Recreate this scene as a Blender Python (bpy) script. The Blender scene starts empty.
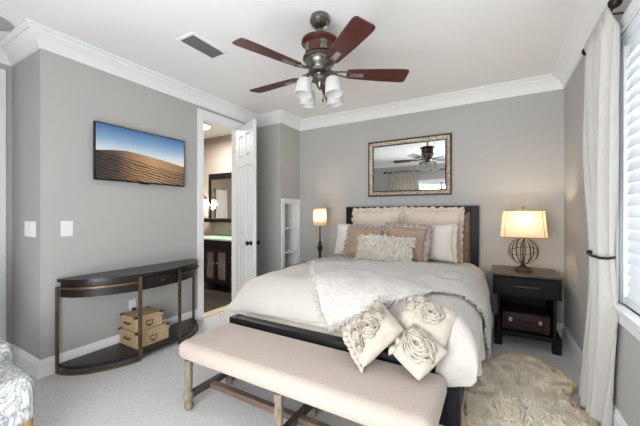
import bpy, bmesh, math, random
from mathutils import Vector, Matrix, noise
R = math.radians
PI = math.pi
random.seed(7)
scene = bpy.context.scene
col = scene.collection

# ------------------------------------------------------------------ camera, world, lights, exposure
cam_d = bpy.data.cameras.new('camera')
cam = bpy.data.objects.new('camera', cam_d); col.objects.link(cam)
cam_d.sensor_width = 36.0
cam_d.lens = 304.0 / 640.0 * 36.0
cam_d.clip_start = 0.05
cam.location = (0, 0, 1.3)
cam.rotation_euler = (R(90), 0, R(29.8))
scene.camera = cam

world = bpy.data.worlds.new('sky'); scene.world = world
world.use_nodes = True
world.node_tree.nodes['Background'].inputs[0].default_value = (0.75, 0.87, 1.0, 1)
world.node_tree.nodes['Background'].inputs[1].default_value = 1.0

XA_ = -3.72      # plane of the entry doorway
FRONT_TILT = 14      # degrees above level, tips the front light up to brighten the ceiling
def area(name, loc, rot, sx, sy, power, color):
    l = bpy.data.lights.new(name, 'AREA'); l.shape = 'RECTANGLE'
    l.size = sx; l.size_y = sy; l.energy = power; l.color = color
    o = bpy.data.objects.new(name, l); o.location = loc; o.rotation_euler = rot
    col.objects.link(o); return o
# daylight in the window openings: one behind the camera, one in the right wall outside its blind, plus an added fill light beyond the far-left doorway
area('daylight_front', (-1.25, -0.67, 1.12), (R(90+FRONT_TILT), 0, 0), 2.5, 1.95, 92, (0.97, 0.985, 1.0))
area('hall_fill', (XA_-0.75, 0.43, 1.25), (0, R(-90), 0), 2.2, 0.82, 7, (0.97, 0.98, 1.0))
area('daylight_right', (0.86, 1.66, 1.55), (0, R(90), 0), 1.5, 1.35, 26, (0.94, 0.97, 1.0))

vs = scene.view_settings
vs.view_transform = 'Standard'; vs.look = 'None'; vs.gamma = 1.0; vs.use_curve_mapping = False
vs.exposure = 0.9

# ------------------------------------------------------------------ materials
def lin(c):
    return tuple((x/255/12.92 if x/255 <= 0.04045 else ((x/255+0.055)/1.055)**2.4) for x in c) + (1,)
def mat(name, c, rough=0.6, metal=0.0, c2=None, nscale=6.0, bump=0.0, bscale=60.0, stretch=None, sheen=0.0, spec=0.5, trans=0.0, emit=None, estr=0.0, detail=4.0, bdist=0.01):
    m = bpy.data.materials.new(name); m.use_nodes = True
    nt = m.node_tree; b = nt.nodes['Principled BSDF']
    b.inputs['Base Color'].default_value = lin(c)
    b.inputs['Roughness'].default_value = rough
    b.inputs['Metallic'].default_value = metal
    b.inputs['Specular IOR Level'].default_value = spec
    b.inputs['Sheen Weight'].default_value = sheen
    tc = nt.nodes.new('ShaderNodeTexCoord'); mp = nt.nodes.new('ShaderNodeMapping')
    nt.links.new(tc.outputs['Object'], mp.inputs[0])
    if stretch: mp.inputs['Scale'].default_value = stretch
    if c2:
        n = nt.nodes.new('ShaderNodeTexNoise'); n.inputs['Scale'].default_value = nscale; n.inputs['Detail'].default_value = detail
        nt.links.new(mp.outputs[0], n.inputs['Vector'])
        r = nt.nodes.new('ShaderNodeValToRGB'); r.color_ramp.elements[0].position = 0.35; r.color_ramp.elements[1].position = 0.65
        r.color_ramp.elements[0].color = lin(c); r.color_ramp.elements[1].color = lin(c2)
        nt.links.new(n.outputs['Fac'], r.inputs[0]); nt.links.new(r.outputs[0], b.inputs['Base Color'])
    if bump:
        n2 = nt.nodes.new('ShaderNodeTexNoise'); n2.inputs['Scale'].default_value = bscale; n2.inputs['Detail'].default_value = 5
        nt.links.new(mp.outputs[0], n2.inputs['Vector'])
        bp = nt.nodes.new('ShaderNodeBump'); bp.inputs['Strength'].default_value = bump; bp.inputs['Distance'].default_value = bdist
        nt.links.new(n2.outputs['Fac'], bp.inputs['Height']); nt.links.new(bp.outputs[0], b.inputs['Normal'])
    if emit:
        b.inputs['Emission Color'].default_value = lin(emit); b.inputs['Emission Strength'].default_value = estr
    if trans:
        t = nt.nodes.new('ShaderNodeBsdfTranslucent'); mx = nt.nodes.new('ShaderNodeMixShader')
        t.inputs[0].default_value = lin(c); mx.inputs[0].default_value = trans
        out = nt.nodes['Material Output']
        nt.links.new(b.outputs[0], mx.inputs[1]); nt.links.new(t.outputs[0], mx.inputs[2]); nt.links.new(mx.outputs[0], out.inputs[0])
    return m
def glass_mat(name, tint=(250, 252, 252), gloss=0.08):
    m = bpy.data.materials.new(name); m.use_nodes = True; nt = m.node_tree
    nt.nodes.remove(nt.nodes['Principled BSDF'])
    a = nt.nodes.new('ShaderNodeBsdfTransparent'); a.inputs[0].default_value = lin(tint)
    g = nt.nodes.new('ShaderNodeBsdfGlossy'); g.inputs['Roughness'].default_value = 0.02
    mx = nt.nodes.new('ShaderNodeMixShader'); mx.inputs[0].default_value = gloss
    nt.links.new(a.outputs[0], mx.inputs[1]); nt.links.new(g.outputs[0], mx.inputs[2]); nt.links.new(mx.outputs[0], nt.nodes['Material Output'].inputs[0])
    return m

M = {}
M['wall'] = mat('wall_paint', (183, 181, 178), 0.85, bump=0.05, bscale=220)
M['bathwall'] = mat('bath_wall_paint', (176, 164, 152), 0.85, bump=0.05, bscale=220)
M['ceiling'] = mat('ceiling_paint', (243, 241, 240), 0.9, bump=0.04, bscale=200)
M['trim'] = mat('white_trim_paint', (240, 240, 240), 0.45)
M['door'] = mat('white_door_paint', (228, 228, 228), 0.55)
M['carpet'] = mat('cut_pile_carpet', (226, 223, 221), 1.0, c2=(212, 209, 207), nscale=45, bump=0.9, bscale=260, sheen=0.3, spec=0.1)
M['dark'] = mat('espresso_wood', (26, 22, 21), 0.4, spec=0.35, c2=(40, 33, 30), nscale=5, stretch=(1, 1, 8))
M['darktop'] = mat('espresso_tabletop', (30, 27, 27), 0.3, spec=0.4, c2=(36, 32, 31), nscale=4, stretch=(6, 1, 1))
M['bedblack'] = mat('black_stained_wood', (20, 20, 23), 0.45, spec=0.2, c2=(27, 26, 29), nscale=6, stretch=(1, 8, 8))
M['nightwood'] = mat('charcoal_stained_wood', (17, 16, 19), 0.5, spec=0.2, c2=(23, 22, 25), nscale=6, stretch=(1, 8, 8))
M['nighttop'] = mat('brown_stained_top', (92, 72, 56), 0.35, c2=(74, 58, 46), nscale=5, stretch=(1, 8, 1))
M['bronze'] = mat('bronze_metal', (116, 99, 78), 0.42, metal=0.7, c2=(92, 78, 62), nscale=14)
M['darkbronze'] = mat('dark_bronze_metal', (48, 40, 36), 0.4, metal=0.7)
M['lampbronze'] = mat('aged_bronze_lamp', (74, 60, 48), 0.45, metal=0.6, c2=(56, 44, 36), nscale=30)
M['pewter'] = mat('antique_pewter', (140, 134, 126), 0.3, metal=0.9, c2=(96, 90, 84), nscale=40)
M['nickel'] = mat('brushed_nickel', (190, 186, 180), 0.3, metal=0.95)
M['cherry'] = mat('cherry_fan_wood', (84, 36, 31), 0.4, c2=(60, 27, 25), nscale=9, stretch=(1.5, 12, 12))
M['housing'] = mat('fan_housing_wood', (84, 38, 31), 0.3, c2=(60, 28, 24), nscale=8)
M['shadeglass'] = mat('white_glass_shade', (214, 213, 211), 0.3, trans=0.3, emit=(255, 246, 235), estr=0.04)
M['linen'] = mat('beige_linen_upholstery', (188, 172, 162), 0.9, c2=(181, 164, 153), nscale=120, bump=0.25, bscale=420, sheen=0.2)
M['oak'] = mat('weathered_oak', (146, 132, 114), 0.7, c2=(112, 98, 82), nscale=14, stretch=(4, 4, 1), bump=0.3, bscale=60)
M['stretcher'] = mat('weathered_stretcher', (120, 98, 84), 0.7, c2=(92, 74, 64), nscale=14, stretch=(1, 6, 6), bump=0.3, bscale=60)
M['stretcherdark'] = mat('dark_stretcher', (82, 74, 70), 0.7, c2=(64, 58, 54), nscale=14, stretch=(6, 1, 6), bump=0.3, bscale=60)
M['comforter'] = mat('ivory_cotton', (195, 188, 180), 0.9, bump=0.5, bscale=7, sheen=0.2, bdist=0.04)
M['throw'] = mat('pale_grey_plush', (216, 208, 203), 0.95, c2=(196, 187, 182), nscale=22, bump=0.6, bscale=90, sheen=0.5, stretch=(1, 3, 1))
M['sham'] = mat('natural_linen_sham', (224, 209, 194), 0.9, c2=(214, 198, 182), nscale=70, bump=0.3, bscale=200, sheen=0.2)
M['whitepillow'] = mat('white_cotton_case', (228, 220, 211), 0.9, bump=0.3, bscale=14, sheen=0.2, bdist=0.02)
M['tan'] = mat('tan_satin_fabric', (176, 148, 129), 0.6, c2=(164, 136, 118), nscale=40, bump=0.2, bscale=90, sheen=0.2)
M['greyruffle'] = mat('taupe_ruffle', (188, 172, 166), 0.85, c2=(150, 132, 128), nscale=50, bump=0.3, bscale=120)
M['shag'] = mat('cream_shag_yarn', (242, 236, 226), 0.95, c2=(214, 202, 186), nscale=40, sheen=0.3)
M['rosette'] = mat('cream_rosette_fabric', (198, 188, 174), 0.85, c2=(188, 177, 163), nscale=30, bump=0.3, bscale=90, sheen=0.2)
M['headpanel'] = mat('taupe_headboard_leather', (150, 118, 98), 0.5, c2=(134, 104, 86), nscale=10, bump=0.1, bscale=200)
M['nail'] = mat('brass_nailhead', (96, 76, 58), 0.35, metal=0.8)
M['kraft'] = mat('kraft_board', (198, 170, 132), 0.75, c2=(188, 159, 121), nscale=60, bump=0.15, bscale=150)
M['label'] = mat('label_card', (196, 166, 126), 0.8)
M['curtain'] = mat('cream_curtain_linen', (216, 211, 206), 0.9, c2=(207, 202, 196), nscale=90, bump=0.2, bscale=260, trans=0.25, stretch=(1, 1, 0.2))
M['curtainback'] = mat('beige_curtain_linen', (214, 204, 188), 0.9, c2=(176, 176, 172), nscale=30, trans=0.2, stretch=(3, 3, 0.1))
M['rodblack'] = mat('oil_rubbed_rod', (40, 34, 32), 0.4, metal=0.6)
M['blind'] = mat('white_blind_slat', (240, 242, 244), 0.5, trans=0.18)
M['glass'] = glass_mat('window_glass')
M['mirror'] = mat('mirror_silver', (232, 234, 234), 0.01, metal=1.0)
M['mirrorframe'] = mat('antique_silver_gilt', (196, 184, 164), 0.4, metal=0.5, c2=(128, 112, 94), nscale=55, bump=0.5, bscale=70)
M['mirrordark'] = mat('frame_dark_edge', (62, 46, 36), 0.45, metal=0.3, c2=(92, 72, 54), nscale=60)
M['plastic'] = mat('white_plastic', (238, 238, 236), 0.35)
M['blackplastic'] = mat('black_plastic', (14, 14, 15), 0.35)
M['ventmetal'] = mat('grey_vent_metal', (120, 120, 118), 0.5, metal=0.2)
M['ventdark'] = mat('vent_shade', (40, 40, 40), 0.9)
M['grille'] = mat('speaker_grille', (176, 176, 174), 0.7)
M['hide'] = mat('rug_hide', (214, 190, 154), 0.95, c2=(200, 176, 140), nscale=8)
M['fur'] = mat('sheepskin_fur', (236, 217, 186), 0.8, c2=(249, 240, 223), nscale=14, detail=8, sheen=0.4)
M['furedge'] = mat('sheepskin_edge_fur', (232, 200, 158), 0.8, c2=(244, 224, 194), nscale=12, sheen=0.4)
M['leather'] = mat('brown_suitcase_leather', (52, 34, 28), 0.5, spec=0.3, c2=(40, 27, 23), nscale=12, bump=0.2, bscale=120)
M['lampshade'] = mat('linen_lamp_shade', (244, 234, 215), 0.9, c2=(238, 227, 205), nscale=140, trans=0.42)
M['sideshade'] = mat('cream_lamp_shade', (246, 236, 218), 0.9, trans=0.5)
M['shadetrim'] = mat('shade_binding', (150, 116, 78), 0.8)
M['bulb'] = mat('lit_bulb', (255, 240, 210), 0.5, emit=(255, 220, 160), estr=6)
M['dome'] = mat('lit_dome_glass', (255, 250, 240), 0.3, emit=(255, 244, 226), estr=1.1)
M['greenglass'] = mat('green_glass_counter', (196, 226, 204), 0.35, c2=(184, 216, 192), nscale=3)
M['frosted'] = mat('frosted_cabinet_glass', (150, 147, 142), 0.25, c2=(96, 93, 90), nscale=6, stretch=(9, 1, 1))
M['towel'] = mat('white_towel', (240, 240, 238), 1.0, bump=0.5, bscale=200)
M['threshold'] = mat('beige_threshold', (206, 192, 160), 0.5)

def tile_mat():
    m = bpy.data.materials.new('dark_plank_tile'); m.use_nodes = True; nt = m.node_tree; b = nt.nodes['Principled BSDF']
    tc = nt.nodes.new('ShaderNodeTexCoord'); br = nt.nodes.new('ShaderNodeTexBrick')
    br.inputs['Color1'].default_value = lin((58, 52, 46)); br.inputs['Color2'].default_value = lin((76, 68, 60)); br.inputs['Mortar'].default_value = lin((112, 104, 94))
    br.inputs['Scale'].default_value = 1.0; br.inputs['Brick Width'].default_value = 0.6; br.inputs['Row Height'].default_value = 0.15; br.inputs['Mortar Size'].default_value = 0.004
    nt.links.new(tc.outputs['Object'], br.inputs['Vector']); nt.links.new(br.outputs['Color'], b.inputs['Base Color'])
    b.inputs['Roughness'].default_value = 0.3
    return m
M['tile'] = tile_mat()

def marble_mat():      # white fabric with a swirling blue-grey print
    m = bpy.data.materials.new('swirl_print_fabric'); m.use_nodes = True; nt = m.node_tree; b = nt.nodes['Principled BSDF']
    tc = nt.nodes.new('ShaderNodeTexCoord'); mp = nt.nodes.new('ShaderNodeMapping')
    mp.inputs['Rotation'].default_value = (0.5, 0.9, 0.5); mp.inputs['Scale'].default_value = (1, 1, 0.35)
    n = nt.nodes.new('ShaderNodeTexNoise'); n.inputs['Scale'].default_value = 8; n.inputs['Detail'].default_value = 3.5; n.inputs['Distortion'].default_value = 3.2
    nt.links.new(tc.outputs['Object'], mp.inputs[0]); nt.links.new(mp.outputs[0], n.inputs['Vector'])
    r = nt.nodes.new('ShaderNodeValToRGB'); e = r.color_ramp.elements
    e[0].position = 0.38; e[0].color = lin((222, 221, 218)); e[1].position = 0.62; e[1].color = lin((224, 223, 220))
    for p, c in ((0.43, (212, 212, 210)), (0.46, (166, 171, 176)), (0.485, (136, 143, 151)), (0.51, (176, 180, 184)), (0.535, (218, 217, 214)), (0.56, (168, 162, 154)), (0.585, (214, 212, 208))):
        x = e.new(p); x.color = lin(c)
    nt.links.new(n.outputs['Fac'], r.inputs[0]); nt.links.new(r.outputs[0], b.inputs['Base Color'])
    b.inputs['Roughness'].default_value = 0.9
    return m
M['swirl'] = marble_mat()

def screen_mat(y0, y1, z0, z1):   # the desert picture shown on the television
    m = bpy.data.materials.new('desert_picture_screen'); m.use_nodes = True; nt = m.node_tree; L = nt.links.new
    b = nt.nodes['Principled BSDF']
    tc = nt.nodes.new('ShaderNodeTexCoord'); sp = nt.nodes.new('ShaderNodeSeparateXYZ'); L(tc.outputs['Generated'], sp.inputs[0])
    u, v = sp.outputs['Y'], sp.outputs['Z']
    def math_(op, a, c=None):
        n = nt.nodes.new('ShaderNodeMath'); n.operation = op
        for i, x in enumerate((a, c)):
            if x is None: continue
            if isinstance(x, (int, float)): n.inputs[i].default_value = x
            else: L(x, n.inputs[i])
        return n.outputs[0]
    def ramp(fac, pts, raw=False):
        r = nt.nodes.new('ShaderNodeValToRGB'); e = r.color_ramp.elements
        while len(e) < len(pts): e.new(0.5)
        for i, (p, c) in enumerate(pts):
            e[i].position = p; e[i].color = (c, c, c, 1) if raw else lin(c)
        L(fac, r.inputs[0]); return r.outputs[0]
    def mixc(f, a, c):
        n = nt.nodes.new('ShaderNodeMix'); n.data_type = 'RGBA'; L(f, n.inputs['Factor'])
        for s, x in (('A', a), ('B', c)):
            sock = [i for i in n.inputs if i.name == s and i.type == 'RGBA'][0]
            if isinstance(x, tuple): sock.default_value = x
            else: L(x, sock)
        return [o for o in n.outputs if o.type == 'RGBA'][0]
    ridge = ramp(u, [(0, 0.50), (0.15, 0.545), (0.3, 0.57), (0.45, 0.55), (0.7, 0.50), (1.0, 0.42)], True)
    sky = ramp(v, [(0.42, (226, 214, 198)), (0.56, (190, 200, 208)), (0.76, (120, 152, 182)), (1.0, (52, 96, 142))])
    sand = ramp(u, [(0.0, (60, 54, 50)), (0.2, (82, 70, 60)), (0.38, (150, 116, 82)), (0.6, (176, 140, 102)), (1.0, (128, 100, 78))])
    # ripples: distorted bands
    mp = nt.nodes.new('ShaderNodeMapping'); mp.inputs['Scale'].default_value = (1, 1.6, 1.9); mp.inputs['Rotation'].default_value = (R(22), 0, 0)
    L(tc.outputs['Generated'], mp.inputs[0])
    w = nt.nodes.new('ShaderNodeTexWave'); w.bands_direction = 'Z'; w.inputs['Scale'].default_value = 3.4; w.inputs['Distortion'].default_value = 4.5; w.inputs['Detail'].default_value = 1.2; w.inputs['Detail Scale'].default_value = 1.6
    L(mp.outputs[0], w.inputs['Vector'])
    rip = ramp(w.outputs['Fac'], [(0.35, 0.22), (0.65, 1.1)], True)
    low = math_('LESS_THAN', math_('ADD', v, math_('MULTIPLY', u, 0.25)), 0.50)
    ripf = math_('ADD', math_('MULTIPLY', rip, low), math_('SUBTRACT', 1.0, low))
    sandr = nt.nodes.new('ShaderNodeVectorMath'); sandr.operation = 'SCALE'; L(sand, sandr.inputs[0]); L(ripf, sandr.inputs['Scale'])
    above = math_('GREATER_THAN', v, ridge)
    c = mixc(above, sandr.outputs[0], sky)
    b.inputs['Base Color'].default_value = (0.01, 0.01, 0.01, 1); b.inputs['Roughness'].default_value = 0.18
    L(c, b.inputs['Emission Color']); b.inputs['Emission Strength'].default_value = 0.62
    return m

# ------------------------------------------------------------------ mesh helpers (all coordinates are world coordinates)
MW = {}
def B(): return bmesh.new()
def box(bm, x0, x1, y0, y1, z0, z1, bev=0.0, seg=1):
    vs_ = [bm.verts.new((x, y, z)) for z in (z0, z1) for y in (y0, y1) for x in (x0, x1)]
    fs = [bm.faces.new([vs_[i] for i in f]) for f in ((0, 2, 3, 1), (4, 5, 7, 6), (0, 1, 5, 4), (2, 6, 7, 3), (0, 4, 6, 2), (1, 3, 7, 5))]
    if bev:
        es = list({e for f in fs for e in f.edges})
        bmesh.ops.bevel(bm, geom=es, offset=bev, segments=seg, profile=0.5, affect='EDGES')
    return bm
def tube(bm, pts, r, n=10, cap=True, closed=False):
    pts = [Vector(p) for p in pts]; k = len(pts)
    rs = r if isinstance(r, (list, tuple)) else [r]*k
    rings = []; up = None
    for i, p in enumerate(pts):
        if closed: t = (pts[(i+1) % k]-pts[i-1]).normalized()
        else: t = (pts[min(i+1, k-1)]-pts[max(i-1, 0)]).normalized()
        if up is None:
            a = Vector((0, 0, 1)) if abs(t.z) < 0.9 else Vector((1, 0, 0)); up = (a-t*a.dot(t)).normalized()
        else: up = (up-t*up.dot(t)).normalized()
        s = t.cross(up)
        rings.append([bm.verts.new(p+(up*math.cos(2*PI*j/n)+s*math.sin(2*PI*j/n))*rs[i]) for j in range(n)])
    for i in range(k if closed else k-1):
        a, b = rings[i], rings[(i+1) % k]
        for j in range(n): bm.faces.new((a[j], a[(j+1) % n], b[(j+1) % n], b[j]))
    if cap and not closed:
        bm.faces.new(rings[0][::-1]); bm.faces.new(rings[-1])
    return bm
def lathe(bm, prof, c, n=24, axis=None, cap=True):
    """prof: (radius, height) pairs turned about a vertical axis at c (or about axis)."""
    c = Vector(c); ax = Vector(axis).normalized() if axis else Vector((0, 0, 1))
    a = Vector((1, 0, 0)) if abs(ax.x) < 0.9 else Vector((0, 1, 0)); e1 = (a-ax*a.dot(ax)).normalized(); e2 = ax.cross(e1)
    rings = [[bm.verts.new(c+ax*h+(e1*math.cos(2*PI*j/n)+e2*math.sin(2*PI*j/n))*max(r, 1e-4)) for j in range(n)] for r, h in prof]
    for p, q in zip(rings, rings[1:]):
        for j in range(n): bm.faces.new((p[j], p[(j+1) % n], q[(j+1) % n], q[j]))
    if cap: bm.faces.new(rings[0][::-1]); bm.faces.new(rings[-1])
    return bm
def prism(bm, poly, z0, z1, bev=0.0):
    a = [bm.verts.new((x, y, z0)) for x, y in poly]; b = [bm.verts.new((x, y, z1)) for x, y in poly]
    n = len(poly); fs = [bm.faces.new(a[::-1]), bm.faces.new(b)]
    for i in range(n): fs.append(bm.faces.new((a[i], a[(i+1) % n], b[(i+1) % n], b[i])))
    if bev:
        es = [e for e in fs[1].edges]+[e for e in fs[0].edges]
        bmesh.ops.bevel(bm, geom=es, offset=bev, segments=2, profile=0.5, affect='EDGES')
    return bm
def bar(bm, p, q, w, t, up=(0, 0, 1)):
    """rectangular bar from p to q, w wide (sideways) and t thick (along up)."""
    p, q = Vector(p), Vector(q); d = (q-p).normalized(); u = Vector(up); u = (u-d*u.dot(d)).normalized(); s = d.cross(u)
    ring = lambda c: [bm.verts.new(c+s*(a*w/2)+u*(b*t/2)) for a, b in ((-1, -1), (1, -1), (1, 1), (-1, 1))]
    A, C = ring(p), ring(q)
    bm.faces.new(A[::-1]); bm.faces.new(C)
    for i in range(4): bm.faces.new((A[i], A[(i+1) % 4], C[(i+1) % 4], C[i]))
    return bm
def strip(bm, path, w, z0, z1, closed=False):
    """a flat band of thickness w following a plan path, from z0 to z1."""
    n = len(path); L_, R_ = [], []
    for i in range(n):
        p = Vector(path[i]); a = Vector(path[max(i-1, 0)]); b = Vector(path[min(i+1, n-1)]); t = (b-a).normalized(); nn = Vector((-t.y, t.x))
        L_.append(p+nn*w/2); R_.append(p-nn*w/2)
    prev = None
    for i in range(n):
        q = [bm.verts.new((L_[i].x, L_[i].y, z0)), bm.verts.new((R_[i].x, R_[i].y, z0)), bm.verts.new((R_[i].x, R_[i].y, z1)), bm.verts.new((L_[i].x, L_[i].y, z1))]
        if prev:
            for k in range(4): bm.faces.new((prev[k], q[k], q[(k+1) % 4], prev[(k+1) % 4]))
        else: bm.faces.new(q)
        prev = q
    bm.faces.new(prev[::-1])
    return bm
def grid(bm, nu, nv, f):
    g = [[bm.verts.new(f(i/(nu-1), j/(nv-1))) for i in range(nu)] for j in range(nv)]
    for j in range(nv-1):
        for i in range(nu-1): bm.faces.new((g[j][i], g[j][i+1], g[j+1][i+1], g[j+1][i]))
    return g

def obj(name, bm, m, parent=None, loc=None, smooth=True, angle=38, solid=0.0, sub=0, off=-1.0, fix=True):
    if fix: bmesh.ops.recalc_face_normals(bm, faces=bm.faces)
    me = bpy.data.meshes.new(name)
    if parent is not None: T = MW[parent.name].copy()
    else: T = Matrix.Translation(Vector(loc or (0, 0, 0)))
    bm.transform(T.inverted()); bm.to_mesh(me); bm.free()
    me.materials.append(m)
    if smooth:
        me.polygons.foreach_set('use_smooth', [True]*len(me.polygons)); me.set_sharp_from_angle(angle=R(angle))
    o = bpy.data.objects.new(name, me); col.objects.link(o)
    if parent is not None: o.parent = parent
    else: o.location = loc or (0, 0, 0)
    MW[o.name] = T
    if solid:
        md = o.modifiers.new('thickness', 'SOLIDIFY'); md.thickness = solid; md.offset = off
    if sub:
        md = o.modifiers.new('smooth', 'SUBSURF'); md.levels = sub; md.render_levels = sub
    return o
def tag(o, label, cat, group=None, kind=None):
    o['label'] = label; o['category'] = cat
    if group: o['group'] = group
    if kind: o['kind'] = kind
    return o
def thing(name, label, cat, loc, rotz=0.0, group=None):
    o = bpy.data.objects.new(name, None); col.objects.link(o); o.empty_display_size = 0.1
    o.location = loc; o.rotation_euler = (0, 0, rotz)
    MW[o.name] = Matrix.Translation(Vector(loc)) @ Matrix.Rotation(rotz, 4, 'Z')
    return tag(o, label, cat, group)
def struct(name, bm, m, parent=None, label=None, **k):
    o = obj(name, bm, m, parent, **k)
    if parent is None: o['kind'] = 'structure'
    if label: o['label'] = label
    return o
def dup(root, loc, label=None):
    r = root.copy(); col.objects.link(r); r.location = loc
    if label: r['label'] = label
    for ch in list(root.children):
        c = ch.copy(); col.objects.link(c); c.parent = r
        for g in list(ch.children):
            d = g.copy(); col.objects.link(d); d.parent = c
    return r
def nz(x, y, z, s=1.0): return noise.noise(Vector((x*s, y*s, z*s)))
def point(name, loc, e, c, r=0.05):
    l = bpy.data.lights.new(name, 'POINT'); l.energy = e; l.color = c; l.shadow_soft_size = r
    o = bpy.data.objects.new(name, l); o.location = loc; col.objects.link(o); return o
def sst(a, b, x):
    t = min(1, max(0, (x-a)/(b-a))); return t*t*(3-2*t)

# ------------------------------------------------------------------ the room
H = 2.74
XR, XL, YB, YF, XA, YA = 0.635, -3.11, 4.03, -0.5, -3.72, 0.985
XN, YN = -2.68, 3.53                      # the boxed-out corner with the shelf niche
WIN = (0.98, 2.405, 0.78, 2.32)            # right window: y0 y1 z0 z1
FWIN = (-2.45, 0.05, 0.12, 2.12)          # window behind the camera, carried down low to balance the light: x0 x1 z0 z1
DY0, DY1, DZ = 2.53, 3.13, 2.475           # bathroom doorway
bm = B(); box(bm, XA-1.0, XR+0.15, YF-0.15, YB+0.15, -0.1, 0); struct('floor', bm, M['carpet'], label='pale beige carpet')
bm = B(); box(bm, -6.15, XR+0.15, YF-0.15, YB+0.15, H, H+0.1); struct('ceiling', bm, M['ceiling'])
bm = B(); box(bm, -6.15, XR+0.15, YB, YB+0.15, 0, H); struct('wall_back', bm, M['wall'])
bm = B()
box(bm, XR, XR+0.15, YF-0.15, WIN[0], 0, H); box(bm, XR, XR+0.15, WIN[1], YB, 0, H); box(bm, XR, XR+0.15, WIN[0], WIN[1], 0, WIN[2]); box(bm, XR, XR+0.15, WIN[0], WIN[1], WIN[3], H)
struct('wall_right', bm, M['wall'])
bm = B()
box(bm, XL-0.12, XL, YA, DY0, 0, H); box(bm, XL-0.12, XL, DY1, YN, 0, H); box(bm, XL-0.12, XL, DY0, DY1, DZ, H)
struct('wall_left', bm, M['wall'])
bm = B(); box(bm, XA-0.12, XL-0.12, YA, YA+0.12, 0, H); struct('wall_alcove', bm, M['wall'])
bm = B(); box(bm, XA-0.12, XA, YF-0.15, 0.0, 0, H); box(bm, XA-0.12, XA, 0.86, YA, 0, H); box(bm, XA-0.12, XA, 0.0, 0.86, 2.46, H); struct('wall_entry', bm, M['wall'])
bm = B()
box(bm, XA-0.12, FWIN[0], YF-0.15, YF, 0, H); box(bm, FWIN[1], XR, YF-0.15, YF, 0, H); box(bm, FWIN[0], FWIN[1], YF-0.15, YF, 0, FWIN[2]); box(bm, FWIN[0], FWIN[1], YF-0.15, YF, FWIN[3], H)
struct('wall_front', bm, M['wall'])
# boxed-out corner: niche opening in its right-facing side
NY0, NY1, NZ0, NZ1 = 3.615, 3.975, 0.14, 1.455
bm = B(); box(bm, XL-0.12, XN, YN, YN+0.05, 0, H)
box(bm, XN-0.05, XN, YN+0.05, NY0, 0, H); box(bm, XN-0.05, XN, NY1, YB, 0, H); box(bm, XN-0.05, XN, NY0, NY1, 0, NZ0); box(bm, XN-0.05, XN, NY0, NY1, NZ1, H)
struct('wall_boxed_corner', bm, M['wall'])
# niche casing, lining and shelves
nt_ = thing('niche_shelf', 'built-in white shelf niche in the wall beside the open door', 'shelf', (XN, 3.79, 0.0)); nt_['kind'] = 'structure'
bm = B()
for a in ((NY0-0.075, NY0, 0.07, NZ1+0.06), (NY1, NY1+0.052, 0.07, NZ1+0.06), (NY0, NY1, NZ1, NZ1+0.06), (NY0, NY1, 0.07, NZ0)): box(bm, XN, XN+0.018, *a, bev=0.004)
obj('casing', bm, M['trim'], nt_)
bm = B(); ND = XN-0.36
box(bm, ND, ND+0.02, NY0, NY1, NZ0, NZ1); box(bm, ND, XN, NY0, NY0+0.018, NZ0, NZ1); box(bm, ND, XN, NY1-0.018, NY1, NZ0, NZ1); box(bm, ND, XN, NY0, NY1, NZ0, NZ0+0.018); box(bm, ND, XN, NY0, NY1, NZ1-0.018, NZ1)
obj('lining', bm, M['trim'], nt_)
for z in (0.36, 0.717, 1.078):
    bm = B(); box(bm, ND+0.02, XN-0.005, NY0+0.018, NY1-0.018, z-0.025, z, bev=0.003); obj('shelf', bm, M['trim'], nt_)

# crown and baseboards: profile swept along the room outline, one mesh per wall with mitred ends
OUT = [(XR, YF), (XR, YB), (XN, YB), (XN, YN), (XL, YN), (XL, YA), (XA, YA), (XA, YF)]
def offset_pt(i, d):
    n = len(OUT); a, b, c = Vector(OUT[i-1]), Vector(OUT[i]), Vector(OUT[(i+1) % n])
    t1, t2 = (b-a).normalized(), (c-b).normalized(); n1, n2 = Vector((-t1.y, t1.x)), Vector((-t2.y, t2.x))
    m = (n1+n2)/(1+n1.dot(n2)); p = b+m*d; return p.x, p.y
def sweep_wall(i, prof, lo=None, hi=None):
    bm = B(); n = len(OUT); rings = []
    for k in (i, (i+1) % n):
        ring = []
        for d, z in prof:
            x, y = offset_pt(k, d)
            ring.append([x, y, z])
        rings.append(ring)
    def cut(ring, val, ax):
        for p in ring: p[ax] = val
    if lo: cut(rings[0], lo[1], lo[0])
    if hi: cut(rings[1], hi[1], hi[0])
    A = [bm.verts.new(p) for p in rings[0]]; C = [bm.verts.new(p) for p in rings[1]]; m = len(prof)
    for j in range(m): bm.faces.new((A[j], A[(j+1) % m], C[(j+1) % m], C[j]))
    bm.faces.new(A[::-1]); bm.faces.new(C)
    return bm
CR = [(0.0, 2.60), (0.014, 2.60), (0.014, 2.622), (0.022, 2.63), (0.03, 2.648), (0.05, 2.672), (0.078, 2.69), (0.088, 2.698), (0.088, 2.712), (0.108, 2.718), (0.118, 2.726), (0.118, 2.7395), (0.0, 2.7395)]
for i in range(8): struct('trim_%d' % (i+1), sweep_wall(i, CR), M['trim'], label='white crown moulding', angle=25)
BS = [(0.0, 0.0), (0.018, 0.0), (0.018, 0.10), (0.014, 0.108), (0.014, 0.118), (0.007, 0.134), (0.004, 0.14), (0.0, 0.14)]
for name, i, lo, hi in (('baseboard_right', 0, None, None), ('baseboard_back', 1, None, None), ('baseboard_corner', 3, None, None),
                        ('baseboard_left', 4, (1, 2.455), None), ('baseboard_alcove', 5, None, None), ('baseboard_front', 7, None, None)):
    struct(name, sweep_wall(i, BS, lo, hi), M['trim'], label='white baseboard', angle=25)
bm = sweep_wall(4, BS, None, (1, DY1+0.08)); struct('baseboard_hinge', bm, M['trim'])
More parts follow.
